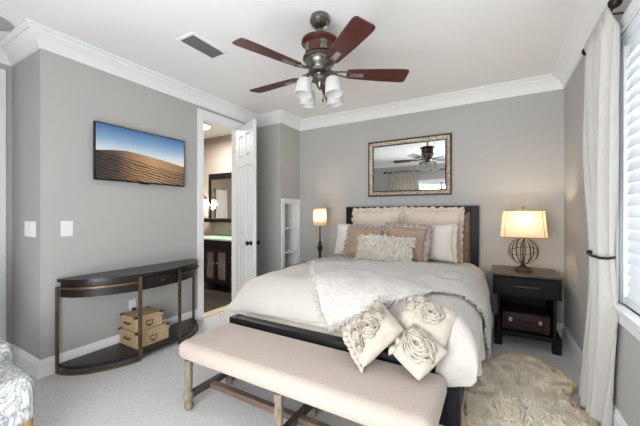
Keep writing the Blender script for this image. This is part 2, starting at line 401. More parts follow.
# doorway casing and jamb
bm = B()
box(bm, XL, XL+0.02, DY0-0.085, DY0, 0, DZ+0.09, bev=0.004); box(bm, XL, XL+0.02, DY1, DY1+0.085, 0, DZ+0.09, bev=0.004); box(bm, XL, XL+0.02, DY0, DY1, DZ, DZ+0.09, bev=0.004)
box(bm, XL-0.12, XL, DY0-0.001, DY0+0.012, 0, DZ); box(bm, XL-0.12, XL, DY1-0.012, DY1+0.001, 0, DZ); box(bm, XL-0.12, XL, DY0, DY1, DZ-0.012, DZ+0.001)
struct('trim_9', bm, M['trim'], label='white bathroom door casing')
bm = B(); box(bm, XL-0.13, XL+0.01, DY0+0.012, DY1-0.012, 0.0, 0.014, bev=0.004); struct('trim_10', bm, M['threshold'], label='beige stone threshold')
# entry doorway at far left: casing only, opening left clear for the added fill
bm = B()
box(bm, XA, XA+0.02, 0.86, 0.945, 0, 2.55, bev=0.004); box(bm, XA, XA+0.02, -0.085, 0.0, 0, 2.55, bev=0.004); box(bm, XA, XA+0.02, 0.0, 0.86, 2.46, 2.55, bev=0.004)
struct('trim_11', bm, M['trim'], label='white casing at the far left edge')
bm = B(); box(bm, XA-1.0, XA-0.9, YF-0.15, YA+0.12, 0, H); struct('wall_hall', bm, M['wall'])  # unseen hall, added together with its fill light
bm = B(); box(bm, XA-0.95, XA-0.12, YA, YA+0.12, 0, H); box(bm, XA-0.95, XA-0.12, YF-0.15, YF, 0, H); struct('wall_hall_side', bm, M['wall'])
bm = B(); box(bm, XA-0.12, XA, -0.001, 0.012, 0, 2.46); box(bm, XA-0.12, XA, 0.848, 0.861, 0, 2.46); box(bm, XA-0.12, XA, 0.012, 0.848, 2.448, 2.461); struct('trim_12', bm, M['trim'])

# bathroom door, open into the room
ang = math.atan2(-0.25, 0.55)
door = thing('door_1', 'white six-panel door standing open into the bedroom', 'door', (XL+0.012, DY1-0.01, 0.0), ang); door['kind'] = 'structure'
DW, DT, DH = 0.60, 0.038, 2.462
DM = MW[door.name]
bm = B()
st, mid = 0.10, 0.085
c0, c1, c2, c3 = st, DW/2-mid/2, DW/2+mid/2, DW-st
rows = [(0.22, 0.86), (1.0, 1.92), (2.04, 2.33)]
box(bm, 0, c0, -DT, 0, 0.012, DH); box(bm, c3, DW, -DT, 0, 0.012, DH); box(bm, c1, c2, -DT, 0, 0.012, DH)
for cl, cr in ((c0, c1), (c2, c3)):
    zz = 0.012
    for a, b in rows+[(DH, DH)]:
        box(bm, cl, cr, -DT, 0, zz, a); zz = b
    for a, b in rows: box(bm, cl, cr, -DT+0.014, -0.014, a, b)
bm.transform(DM); slab = obj('door_slab', bm, M['door'], door)
for cl, cr in ((c0, c1), (c2, c3)):
    for a, b in rows:
        bm = B(); box(bm, cl+0.018, cr-0.018, -DT+0.004, -0.004, a+0.018, b-0.018, bev=0.009); bm.transform(DM); obj('raised_panel', bm, M['door'], slab)
for s in (-1, 1):
    y = -DT if s < 0 else 0
    bm = B(); lathe(bm, [(0.03, 0), (0.03, 0.006), (0.012, 0.008), (0.012, 0.035), (0.026, 0.045), (0.03, 0.06), (0.02, 0.072), (0.001, 0.075)], (DW-0.062, y, 0.925), 20, (0, s, 0)); bm.transform(DM); obj('door_knob', bm, M['darkbronze'], door)
for z in (0.3, 1.25, 2.2):
    bm = B(); tube(bm, [(0, 0.004, z-0.045), (0, 0.004, z+0.045)], 0.007, 8); bm.transform(DM); obj('hinge', bm, M['darkbronze'], door)

# right window
y0, y1, z0, z1 = WIN
w = thing('window_1', 'bright window on the right wall behind the curtain', 'window', (XR, (y0+y1)/2, z0)); w['kind'] = 'structure'
bm = B()
box(bm, XR-0.02, XR, y1, y1+0.055, z0, z1+0.075, bev=0.004); box(bm, XR-0.02, XR, y0-0.055, y0, z0, z1+0.075, bev=0.004); box(bm, XR-0.02, XR, y0, y1, z1, z1+0.075, bev=0.004)
box(bm, XR, XR+0.15, y1-0.012, y1, z0, z1); box(bm, XR, XR+0.15, y0, y0+0.012, z0, z1); box(bm, XR, XR+0.15, y0, y1, z1-0.012, z1)
obj('window_casing', bm, M['trim'], w)
bm = B(); box(bm, XR-0.055, XR+0.10, y0-0.11, y1+0.065, z0-0.028, z0, bev=0.006, seg=2); obj('window_sill', bm, M['trim'], w)
bm = B(); box(bm, XR-0.018, XR, y0-0.075, y1+0.075, z0-0.11, z0-0.028, bev=0.004); obj('apron', bm, M['trim'], w)
bm = B()
for a in ((y0+0.012, y0+0.06, z0, z1), (y1-0.06, y1-0.012, z0, z1), (y0, y1, z0, z0+0.05), (y0, y1, z1-0.06, z1-0.012), (y0, y1, 1.53, 1.57)): box(bm, XR+0.10, XR+0.135, *a)
obj('sash', bm, M['trim'], w)
bm = B(); box(bm, XR+0.115, XR+0.12, y0+0.02, y1-0.02, z0, z1-0.02); obj('glass_pane', bm, M['glass'], w)
# blind
bl = thing('window_shutter', 'white louvred shutter closed over the right window', 'shutter', (XR+0.03, (y0+y1)/2, z0))
BX = XR+0.028
for a, b in ((y0+0.014, y0+0.05), (y1-0.05, y1-0.014)):
    bm = B(); box(bm, XR+0.002, XR+0.04, a, b, z0+0.003, z1-0.014, bev=0.003); obj('stile', bm, M['blind'], bl)
for a, b in ((z0+0.003, z0+0.045), (z1-0.075, z1-0.014)):
    bm = B(); box(bm, XR+0.006, XR+0.04, y0+0.05, y1-0.05, a, b, bev=0.003); obj('rail', bm, M['blind'], bl)
z = z0+0.045+0.033; tl = R(-76)
while z < z1-0.095:
    bm = B(); bar(bm, (BX, y0+0.051, z), (BX, y1-0.051, z), 0.074, 0.006, up=(math.sin(tl), 0, math.cos(tl))); obj('slat', bm, M['blind'], bl); z += 0.0645

# window behind the camera (seen in the framed mirror)
x0, x1, z0, z1 = FWIN
w = thing('window_2', 'bright window reflected in the framed mirror', 'window', ((x0+x1)/2, YF, z0)); w['kind'] = 'structure'
bm = B()
box(bm, x0-0.075, x0, YF, YF+0.02, z0, z1+0.075, bev=0.004); box(bm, x1, x1+0.075, YF, YF+0.02, z0, z1+0.075, bev=0.004); box(bm, x0, x1, YF, YF+0.02, z1, z1+0.075, bev=0.004)
obj('window_casing', bm, M['trim'], w)
bm = B(); box(bm, x0-0.1, x1+0.1, YF-0.1, YF+0.055, z0-0.028, z0, bev=0.006); obj('window_sill', bm, M['trim'], w)
bm = B()
for a in ((x0, x0+0.05, z0, z1), (x1-0.05, x1, z0, z1), ((x0+x1)/2-0.03, (x0+x1)/2+0.03, z0, z1), (x0, x1, z0, z0+0.05), (x0, x1, z1-0.05, z1), (x0, x1, 1.52, 1.56)): box(bm, a[0], a[1], YF-0.05, YF-0.02, a[2], a[3])
obj('sash', bm, M['trim'], w)
bm = B(); box(bm, x0+0.02, x1-0.02, YF-0.037, YF-0.033, z0+0.02, z1-0.02); obj('glass_pane', bm, M['glass'], w)

# ------------------------------------------------------------------ bathroom beyond the door
BX0 = -6.0
bm = B(); box(bm, BX0-0.15, XL-0.12, 1.7, YB, 0.0005, 0.006); struct('floor_bathroom', bm, M['tile'], label='dark plank tile bathroom floor')
bm = B(); box(bm, BX0-0.15, BX0, 1.7, YB, 0, H); struct('wall_bathroom_far', bm, M['bathwall'])
bm = B(); box(bm, BX0, XL-0.12, 1.7, 1.82, 0, H); struct('wall_bathroom_near', bm, M['bathwall'])
bm = B(); box(bm, BX0, XL-0.12, YB-0.012, YB, 0.0, H); struct('wall_bathroom_vanity', bm, M['bathwall'])
VX0, VX1, VY = -4.62, -3.26, 3.53
va = thing('vanity_cabinet', 'black bathroom vanity cabinet seen through the doorway', 'vanity', ((VX0+VX1)/2, 3.77, 0.004))
bm = B(); box(bm, VX0, VX1, VY, YB-0.02, 0.12, 0.845, bev=0.004); obj('body', bm, M['dark'], va)
for x in (VX0+0.04, VX1-0.04):
    for y in (VY+0.04, YB-0.07):
        bm = B(); lathe(bm, [(0.02, 0), (0.03, 0.03), (0.022, 0.116)], (x, y, 0.004), 12); obj('foot', bm, M['dark'], va)
for xa, xb, kx in ((-4.27, -4.01, -4.05), (-4.0, -3.74, -3.96)):
    bm = B()
    box(bm, xa, xa+0.04, VY-0.02, VY, 0.16, 0.70); box(bm, xb-0.04, xb, VY-0.02, VY, 0.16, 0.70); box(bm, xa+0.04, xb-0.04, VY-0.02, VY, 0.16, 0.21); box(bm, xa+0.04, xb-0.04, VY-0.02, VY, 0.65, 0.70)
    d = obj('door', bm, M['dark'], va)
    bm = B(); box(bm, xa+0.04, xb-0.04, VY-0.01, VY-0.004, 0.21, 0.65); obj('glass_panel', bm, M['frosted'], d)
    bm = B(); lathe(bm, [(0.006, 0), (0.006, 0.012), (0.015, 0.02), (0.012, 0.03), (0.001, 0.032)], (kx, VY-0.02, 0.47), 12, (0, -1, 0)); obj('knob', bm, M['nickel'], d)
for z in (0.18, 0.345, 0.51):
    bm = B(); box(bm, -3.72, -3.50, VY-0.02, VY, z, z+0.15, bev=0.004); d = obj('drawer', bm, M['dark'], va)
    bm = B(); lathe(bm, [(0.006, 0), (0.006, 0.012), (0.015, 0.02), (0.012, 0.03), (0.001, 0.032)], (-3.61, VY-0.02, z+0.075), 12, (0, -1, 0)); obj('knob', bm, M['nickel'], d)
bm = B(); box(bm, VX0-0.02, VX1+0.01, VY-0.03, YB-0.015, 0.846, 0.876, bev=0.004); tag(obj('countertop', bm, M['greenglass'], loc=((VX0+VX1)/2, 3.77, 0.846)), 'green glass countertop on the black bathroom vanity', 'countertop')
fa = thing('faucet', 'bronze faucet on the green glass counter', 'faucet', (-3.84, 3.85, 0.876))
bm = B(); lathe(bm, [(0.028, 0), (0.028, 0.008), (0.014, 0.02), (0.013, 0.13), (0.018, 0.14), (0.001, 0.15)], (-3.84, 3.85, 0.876), 14); obj('body', bm, M['bronze'], fa)
bm = B(); tube(bm, [(-3.84, 3.85, 0.96), (-3.87, 3.81, 1.0), (-3.91, 3.76, 1.0), (-3.925, 3.74, 0.975)], 0.01, 8); obj('spout', bm, M['bronze'], fa)
bm = B(); tube(bm, [(-3.84, 3.85, 1.02), (-3.83, 3.84, 1.05), (-3.80, 3.83, 1.06)], 0.007, 8); obj('lever', bm, M['bronze'], fa)
mi = thing('bathroom_mirror', 'black framed mirror over the bathroom vanity', 'mirror', (-4.13, YB-0.03, 1.14))
bm = B(); box(bm, -4.70, -3.5, YB-0.025, YB-0.015, 1.18, 2.0); obj('glass', bm, M['mirror'], mi)
bm = B()
box(bm, -4.74, -3.46, YB-0.045, YB-0.012, 1.93, 2.04, bev=0.004); box(bm, -4.74, -4.705, YB-0.045, YB-0.012, 1.2, 1.93); box(bm, -3.5, -3.46, YB-0.045, YB-0.012, 1.2, 1.93)
obj('frame', bm, M['bedblack'], mi)
bm = B(); box(bm, -4.76, -3.44, YB-0.15, YB-0.012, 1.13, 1.2, bev=0.004); obj('ledge', bm, M['bedblack'], mi)
sc = thing('wall_sconce', 'lit twin-shade sconce beside the bathroom mirror', 'wall light', (-4.86, YB-0.012, 1.5))
bm = B(); lathe(bm, [(0.05, 0), (0.05, 0.012), (0.02, 0.02), (0.001, 0.022)], (-4.86, YB-0.012, 1.56), 16, (0, -1, 0)); obj('back_plate', bm, M['bronze'], sc)
for s in (-1, 1):
    bm = B(); tube(bm, [(-4.86, YB-0.03, 1.56), (-4.86+s*0.07, YB-0.10, 1.64), (-4.86+s*0.12, YB-0.12, 1.60), (-4.86+s*0.13, YB-0.12, 1.55)], 0.007, 8); obj('arm', bm, M['bronze'], sc)
    bm = B(); lathe(bm, [(0.025, 0), (0.05, -0.03), (0.07, -0.08), (0.085, -0.11), (0.08, -0.11), (0.045, -0.03), (0.02, -0.005)], (-4.86+s*0.13, YB-0.12, 1.56), 18, cap=False); obj('glass_shade', bm, M['dome'], sc)
cl = thing('flush_ceiling_light', 'lit round flush light on the bathroom ceiling', 'ceiling light', (-4.1, 3.3, H))
bm = B(); lathe(bm, [(0.165, 0), (0.165, -0.03), (0.15, -0.04), (0.15, 0)], (-4.1, 3.3, H), 32, cap=False); obj('rim', bm, M['nickel'], cl)
bm = B(); lathe(bm, [(0.15, -0.035), (0.135, -0.06), (0.10, -0.08), (0.05, -0.09), (0.001, -0.092)], (-4.1, 3.3, H), 32, cap=False); obj('glass_dome', bm, M['dome'], cl)
area('flush_light_glow', (-4.1, 3.3, H-0.10), (0, 0, 0), 0.25, 0.25, 27, (1, 0.95, 0.90))
point('sconce_glow', (-4.86, YB-0.2, 1.42), 3.5, (1, 0.88, 0.7), 0.05)
bm = B()
def tw(u, v):
    x = -5.78+0.02*math.sin(u*22); return Vector((BX0+0.05+0.025*math.sin(u*26+v), 2.45+0.34*u+0.04*(u-0.5)*v, 1.88-0.95*v))
grid(bm, 30, 12, tw)
tag(obj('hanging_towel', bm, M['towel'], loc=(BX0+0.05, 2.62, 0.93), solid=0.012), 'white towel reflected in the bathroom mirror', 'towel')
bm = B(); box(bm, BX0, BX0+0.06, 2.42, 2.82, 1.875, 1.90, bev=0.004); tag(obj('towel_rail', bm, M['nickel'], loc=(BX0, 2.62, 1.875)), 'rail that holds the reflected white towel', 'towel rail')

# ------------------------------------------------------------------ ceiling: vent, speaker, fan
ve = thing('ceiling_vent', 'grey louvered air vent in the ceiling', 'vent', (-2.18, 1.775, H))
bm = B(); box(bm, -2.262, -2.10, 1.615, 1.94, H-0.003, H); obj('backing', bm, M['ventdark'], ve)  # flat dark plate, its colour stands in for shade inside the duct
bm = B()
for a in ((-2.285, -2.26, 1.59, 1.965), (-2.102, -2.077, 1.59, 1.965), (-2.26, -2.102, 1.59, 1.615), (-2.26, -2.102, 1.94, 1.965)): box(bm, a[0], a[1], a[2], a[3], H-0.01, H, bev=0.002)
obj('frame', bm, M['trim'], ve)
bm = B()
for k in range(5):
    x = -2.243+k*0.031
    bm = B(); bar(bm, (x, 1.615, H-0.010), (x, 1.94, H-0.010), 0.019, 0.0015, up=(-0.4, 0, 0.9)); obj('louver', bm, M['ventmetal'], ve)
sk = thing('ceiling_speaker', 'round grey speaker set flush in the ceiling corner', 'speaker', (-3.27, 0.74, H))
bm = B(); lathe(bm, [(0.135, 0), (0.135, -0.006), (0.12, -0.008), (0.12, 0)], (-3.27, 0.74, H), 36, cap=False); obj('ring', bm, M['grille'], sk)
bm = B(); lathe(bm, [(0.12, -0.004), (0.06, -0.008), (0.001, -0.009)], (-3.27, 0.74, H), 36, cap=False); obj('grille', bm, M['grille'], sk)

FX, FY = -1.108, 1.933
fan = thing('ceiling_fan', 'five-blade cherry wood ceiling fan with four white glass lights', 'ceiling fan', (FX, FY, H))
c = (FX, FY, 0)
bm = B(); lathe(bm, [(0.066, H), (0.07, H-0.012), (0.074, H-0.042), (0.062, H-0.054), (0.064, H-0.062), (0.045, H-0.08), (0.022, H-0.088), (0.018, H-0.09)], c, 32); obj('canopy', bm, M['pewter'], fan)
bm = B(); tube(bm, [(FX, FY, H-0.085), (FX, FY, H-0.18)], 0.014, 12); obj('downrod', bm, M['pewter'], fan)
bm = B(); lathe(bm, [(0.02, 2.572), (0.07, 2.572), (0.115, 2.565), (0.134, 2.556), (0.136, 2.54), (0.122, 2.532), (0.106, 2.52), (0.103, 2.462), (0.11, 2.446), (0.124, 2.436), (0.05, 2.43)], c, 40); hs = obj('motor_housing', bm, M['housing'], fan)
for k in range(5):
    a = 2*PI*k/5+0.45
    bm = B(); box(bm, 0.098, 0.112, -0.024, 0.024, 2.456, 2.520, bev=0.003); bm.transform(Matrix.Translation((FX, FY, 0)) @ Matrix.Rotation(a, 4, 'Z')); obj('housing_plaque', bm, M['pewter'], hs)
bm = B(); lathe(bm, [(0.05, 2.434), (0.124, 2.432), (0.126, 2.424), (0.108, 2.412), (0.106, 2.396), (0.096, 2.376), (0.075, 2.362), (0.07, 2.35), (0.085, 2.34), (0.085, 2.322), (0.05, 2.312)], c, 40); obj('flywheel_cover', bm, M['pewter'], fan)
for k in range(5):
    a = R(4.4+29.8+72*k)
    Tm = Matrix.Translation((FX, FY, 2.325)) @ Matrix.Rotation(a, 4, 'Z') @ Matrix.Rotation(R(-12), 4, 'X')
    out = []
    n = 14
    prof = [(0.20, 0.046), (0.23, 0.05), (0.32, 0.058), (0.45, 0.067), (0.56, 0.072), (0.615, 0.073), (0.64, 0.069), (0.652, 0.056)]
    poly = [(x, -w_) for x, w_ in prof]+[(x+0.0, w_*0.96) for x, w_ in prof[::-1]]
    bm = B(); prism(bm, poly, -0.004, 0.004); bm.transform(Tm); bd = obj('blade', bm, M['cherry'], fan)
    bm = B()
    prism(bm, [(0.225, -0.019), (0.32, -0.017), (0.325, 0.0), (0.32, 0.017), (0.225, 0.019)], -0.011, -0.004)
    bm.transform(Tm); obj('blade_plate', bm, M['nickel'], bd)
    bm = B()
    tube(bm, [(0.07, 0, 0.02), (0.11, 0.008, 0.006), (0.15, 0.022, 0.0), (0.20, 0.03, -0.005), (0.25, 0.0, -0.008)], [0.010, 0.008, 0.006, 0.006, 0.005], 8)
    tube(bm, [(0.07, 0, 0.02), (0.11, -0.008, 0.006), (0.15, -0.022, 0.0), (0.20, -0.03, -0.005), (0.25, 0.0, -0.008)], [0.010, 0.008, 0.006, 0.006, 0.005], 8)
    bm.transform(Tm); obj('blade_iron', bm, M['pewter'], bd)
bm = B(); lathe(bm, [(0.045, 2.34), (0.05, 2.32), (0.04, 2.305), (0.055, 2.29), (0.055, 2.265), (0.03, 2.25), (0.022, 2.225), (0.012, 2.21), (0.001, 2.20)], c, 28); obj('light_hub', bm, M['pewter'], fan)
for k in range(4):
    a = R(29.8+40+90*k); dx, dy = math.cos(a), math.sin(a)
    P_ = lambda r, z: (FX+dx*r, FY+dy*r, z)
    bm = B(); tube(bm, [P_(0.04, 2.28), P_(0.075, 2.295), P_(0.115, 2.285), P_(0.13, 2.262)], 0.008, 8); lathe(bm, [(0.016, 0), (0.024, -0.008), (0.026, -0.03), (0.02, -0.034)], P_(0.132, 2.268), 16, (-dx*0.2, -dy*0.2, 1))
    am = obj('light_arm', bm, M['pewter'], fan)
    bm = B(); lathe(bm, [(0.022, -0.02), (0.044, -0.028), (0.052, -0.045), (0.058, -0.09), (0.064, -0.14), (0.061, -0.14), (0.055, -0.09), (0.049, -0.047), (0.041, -0.032)], P_(0.134, 2.265), 24, (-dx*0.14, -dy*0.14, 1), cap=False); obj('glass_shade', bm, M['shadeglass'], am)
bm = B(); tube(bm, [(FX+0.03, FY-0.01, 2.25), (FX+0.032, FY-0.012, 2.13)], 0.0015, 6); lathe(bm, [(0.002, 0), (0.007, -0.012), (0.006, -0.03), (0.001, -0.034)], (FX+0.032, FY-0.012, 2.135), 10); obj('pull_chain', bm, M['pewter'], fan)

# ------------------------------------------------------------------ left wall: television, switches, outlet, console, boxes
tv = thing('television', 'wall mounted flat television showing a desert dune picture', 'television', (XL+0.03, 1.783, 1.6))
bm = B(); box(bm, XL+0.03, XL+0.06, 1.335, 2.232, 1.597, 2.115, bev=0.003); obj('bezel', bm, M['blackplastic'], tv)
bm = B(); box(bm, XL+0.0595, XL+0.0615, 1.345, 2.222, 1.612, 2.105); obj('screen', bm, screen_mat(0, 1, 0, 1), tv)
bm = B(); box(bm, XL+0.03, XL+0.058, 1.74, 1.83, 1.588, 1.598, bev=0.002); obj('sensor', bm, M['blackplastic'], tv)
bm = B(); box(bm, XL, XL+0.031, 1.55, 2.02, 1.72, 2.0); obj('wall_bracket', bm, M['blackplastic'], tv)
sw = thing('light_switch', 'white double switch plate beside the wall corner under the television side', 'light switch', (XL, 1.16, 1.17))
sw['label'] = 'square white switch plate on the wall left of the television'
bm = B(); box(bm, XL, XL+0.006, 1.115, 1.20, 1.105, 1.233, bev=0.002); obj('plate', bm, M['plastic'], sw)
for y in (1.138, 1.177):
    bm = B(); box(bm, XL+0.005, XL+0.010, y-0.014, y+0.014, 1.138, 1.2, bev=0.002); obj('rocker', bm, M['plastic'], sw)
for x, lab in ((-3.36, 'narrow white switch plate nearer the far left door casing'), (-3.24, 'narrow white switch plate nearer the outer wall corner')):
    sw = thing('light_switch', lab, 'light switch', (x, YA, 1.17), group='switch plates on the shaded return wall')
    bm = B(); box(bm, x-0.053, x+0.053, YA-0.006, YA, 1.105, 1.233, bev=0.002); obj('plate', bm, M['plastic'], sw)
    bm = B(); box(bm, x-0.016, x+0.016, YA-0.010, YA-0.005, 1.138, 1.2, bev=0.002); obj('rocker', bm, M['plastic'], sw)
ou = thing('wall_outlet', 'white wall outlet behind the console table', 'outlet', (XL, 1.69, 0.38))
bm = B(); box(bm, XL, XL+0.006, 1.655, 1.725, 0.32, 0.445, bev=0.002); obj('plate', bm, M['plastic'], ou)
for z in (0.395, 0.338):
    bm = B(); box(bm, XL+0.006, XL+0.008, 1.673, 1.707, z, z+0.03, bev=0.003); obj('socket', bm, M['plastic'], ou)
bm = B(); box(bm, XL+0.0085, XL+0.036, 1.678, 1.704, 0.338, 0.364, bev=0.004); tube(bm, [(XL+0.03, 1.69, 0.35), (XL+0.035, 1.70, 0.25), (XL+0.02, 1.72, 0.12)], 0.003, 6); tag(obj('power_plug', bm, M['blackplastic'], loc=(XL+0.02, 1.69, 0.35)), 'black power plug in the outlet behind the console table', 'plug')

CY, CA, CD = 1.722, 0.64, 0.405
CXW = XL+0.022
def ell(s, grow=0.0, n=None):      # point on the demilune curve; s angle 0..pi from left end to right end
    return (CXW+(CD+grow)*math.sin(s), CY-(CA+grow)*math.cos(s))
def ang_at(y): return math.acos(max(-1, min(1, (CY-y)/CA)))
co = thing('console_table', 'black demilune console table with bronze frame under the television', 'console table', (CXW+0.15, CY, 0))
arc = lambda a, b, g, n=30: [ell(a+(b-a)*i/n, g) for i in range(n+1)]
bm = B(); prism(bm, arc(0, PI, 0.0, 48), 0.738, 0.764, bev=0.003); obj('tabletop', bm, M['darktop'], co)
sA, sB = ang_at(1.535), ang_at(1.925)
bm = B(); strip(bm, arc(0.05, PI-0.05, -0.028, 48), 0.02, 0.615, 0.738); obj('apron', bm, M['dark'], co)
bm = B(); strip(bm, arc(sA+0.06, sB-0.06, -0.012, 20), 0.016, 0.63, 0.728); dr = obj('drawer', bm, M['dark'], co)
kx, ky = ell(PI/2, -0.006)
bm = B(); lathe(bm, [(0.005, 0), (0.005, 0.012), (0.013, 0.018), (0.011, 0.028), (0.001, 0.03)], (kx, ky, 0.68), 14, (1, 0, 0)); obj('knob', bm, M['bronze'], dr)
bm = B(); prism(bm, arc(0.0, PI, -0.008, 48), 0.045, 0.07, bev=0.003); obj('lower_shelf', bm, M['darktop'], co)
for s, top in ((0.04, 0.70), (sA, 0.738), (sB, 0.738), (PI-0.04, 0.70)):
    x, y = ell(s, 0.004); t = Vector((CD*math.cos(s), CA*math.sin(s))).normalized(); t2 = Vector((t.y, -t.x))
    if s in (sA, sB): x, y = ell(s, -0.002)
    bm = B(); bar(bm, (x, y, 0.0), (x, y, top), 0.03, 0.014, up=(t2.x, t2.y, 0)); obj('leg', bm, M['bronze'], co)
for a, b in ((0.04, sA), (sB, PI-0.04)):
    bm = B(); strip(bm, arc(a, b, 0.004, 20), 0.01, 0.686, 0.702); obj('upper_rail', bm, M['bronze'], co)
    bm = B(); strip(bm, arc(a, b, 0.004, 20), 0.014, 0.0, 0.022); obj('floor_rail', bm, M['bronze'], co)

def kraft_box(x0, x1, y0, y1, z0, z1, label):
    t = thing('storage_box', label, 'storage box', ((x0+x1)/2, (y0+y1)/2, z0), group='kraft storage boxes under the console')
    bm = B(); box(bm, x0, x1, y0, y1, z0, z1-0.02, bev=0.003); obj('body', bm, M['kraft'], t)
    bm = B(); box(bm, x0-0.007, x1+0.007, y0-0.007, y1+0.007, z1-0.045, z1, bev=0.003); ld = obj('lid', bm, M['kraft'], t)
    bm = B()
    for k in range(12):
        y = y0+0.02+(y1-y0-0.04)*k/11; lathe(bm, [(0.003, 0), (0.003, 0.002)], (x1+0.007, y, z1-0.022), 8, (1, 0, 0))
    obj('stud_row', bm, M['darkbronze'], ld)
    ym, zm = (y0+y1)/2, z0+(z1-z0)*0.42
    bm = B()
    for a in ((ym-0.032, ym-0.026, zm-0.022, zm+0.022), (ym+0.026, ym+0.032, zm-0.022, zm+0.022), (ym-0.026, ym+0.026, zm-0.022, zm-0.016), (ym-0.026, ym+0.026, zm+0.016, zm+0.022), (ym-0.008, ym+0.008, zm-0.034, zm-0.022)): box(bm, x1, x1+0.004, *a)
    hd = obj('label_holder', bm, M['darkbronze'], t)
    bm = B(); box(bm, x1, x1+0.002, ym-0.026, ym+0.026, zm-0.016, zm+0.016); obj('card', bm, M['label'], hd)
    bm = B(); xm = (x0+x1)/2
    tube(bm, [(xm-0.045, y0-0.005, z1-0.06), (xm-0.04, y0-0.02, z1-0.065), (xm+0.04, y0-0.02, z1-0.065), (xm+0.045, y0-0.005, z1-0.06)], 0.005, 8); obj('handle', bm, M['darkbronze'], t)
    for x in (x0+0.008, x1-0.008):
        for y in (y0+0.008, y1-0.008):
            bm = B(); box(bm, x-0.018, x+0.018, y-0.018, y+0.018, z1-0.012, z1+0.0015, bev=0.002); obj('corner_cap', bm, M['darkbronze'], t)
    return t
kraft_box(-3.075, -2.79, 1.555, 1.865, 0.07, 0.212, 'lower kraft storage box on the console shelf')
kraft_box(-3.065, -2.825, 1.565, 1.82, 0.2137, 0.345, 'upper kraft storage box stacked on the other box')

# armchair corner, lower left
ch = thing('armchair', 'white armchair with blue-grey swirl print at the lower left corner', 'armchair', (-2.55, 0.36, 0))
def rbox(x0, x1, y0, y1, z0, z1, r, seg=5, puff=0.0):
    bm = B(); box(bm, x0, x1, y0, y1, z0, z1, bev=r, seg=seg); return bm
bm = rbox(-2.93, -2.165, 0.04, 0.672, 0.175, 0.425, 0.05)
for v_ in bm.verts:
    if v_.co.z < 0.36: v_.co.x += 0.03*(0.36-v_.co.z)/0.2*(1 if v_.co.x > -2.4 else 0)
obj('seat', bm, M['swirl'], ch)
for y0_, y1_ in ((0.52, 0.70), (0.0, 0.18)):
    obj('arm', rbox(-2.98, -2.56, y0_, y1_, 0.16, 0.515, 0.07), M['swirl'], ch)
obj('backrest', rbox(-3.08, -2.86, 0.0, 0.70, 0.13, 0.84, 0.08), M['swirl'], ch)
M['honey'] = mat('honey_wood', (168, 128, 80), 0.5)
for x in (-2.18, -2.98):
    for y in (0.635, 0.08):
        bm = B(); lathe(bm, [(0.016, 0), (0.026, 0.20)], (x, y, 0), 14); obj('leg', bm, M['honey'], ch)

# ------------------------------------------------------------------ bed
bed = thing('bed', 'queen bed with black wood frame and taupe nailhead headboard', 'bed', (-0.99, 2.85, 0))
BX0_, BX1_ = -1.825, -0.155
hb = None
bm = B(); box(bm, BX0_, BX0_+0.085, 3.93, 4.0, 0, 1.385, bev=0.004); box(bm, BX1_-0.085, BX1_, 3.93, 4.0, 0, 1.385, bev=0.004)
box(bm, BX0_+0.085, BX1_-0.085, 3.93, 4.0, 1.31, 1.385, bev=0.004); box(bm, BX0_+0.085, BX1_-0.085, 3.93, 4.0, 0.2, 0.45)
hb = obj('headboard_frame', bm, M['bedblack'], bed)
bm = B(); box(bm, BX0_+0.085, BX1_-0.085, 3.925, 3.98, 0.45, 1.31, bev=0.012, seg=3); pn = obj('headboard_panel', bm, M['headpanel'], bed)
bm = B()
def nail(x, z): lathe(bm, [(0.011, 0), (0.009, 0.006), (0.001, 0.008)], (x, 3.926, z), 8, (0, -1, 0))
z = 0.5
while z < 1.29: nail(BX0_+0.10, z); nail(BX1_-0.10, z); z += 0.024
x = BX0_+0.10
while x < BX1_-0.095: nail(x, 1.293); x += 0.024
obj('nailhead_trim', bm, M['nail'], pn)
FYB = 1.74
bm = B(); box(bm, BX0_+0.07, BX1_-0.07, FYB, FYB+0.085, 0.16, 0.478, bev=0.008, seg=2); obj('foot_rail', bm, M['bedblack'], bed)
for x in (BX0_, BX1_-0.075):
    bm = B(); box(bm, x, x+0.075, FYB-0.005, FYB+0.09, 0, 0.478, bev=0.006, seg=2); obj('foot_post', bm, M['bedblack'], bed)
for x in (BX0_+0.01, BX1_-0.04):
    bm = B(); box(bm, x, x+0.03, FYB+0.09, 3.93, 0.16, 0.36, bev=0.004); obj('side_rail', bm, M['bedblack'], bed)
bm = B(); box(bm, -1.785, -0.195, 1.84, 3.92, 0.22, 0.46, bev=0.03, seg=3); obj('box_spring', bm, M['whitepillow'], bed)
bm = B(); box(bm, -1.785, -0.195, 1.90, 3.92, 0.46, 0.66, bev=0.05, seg=4); obj('mattress', bm, M['whitepillow'], bed)

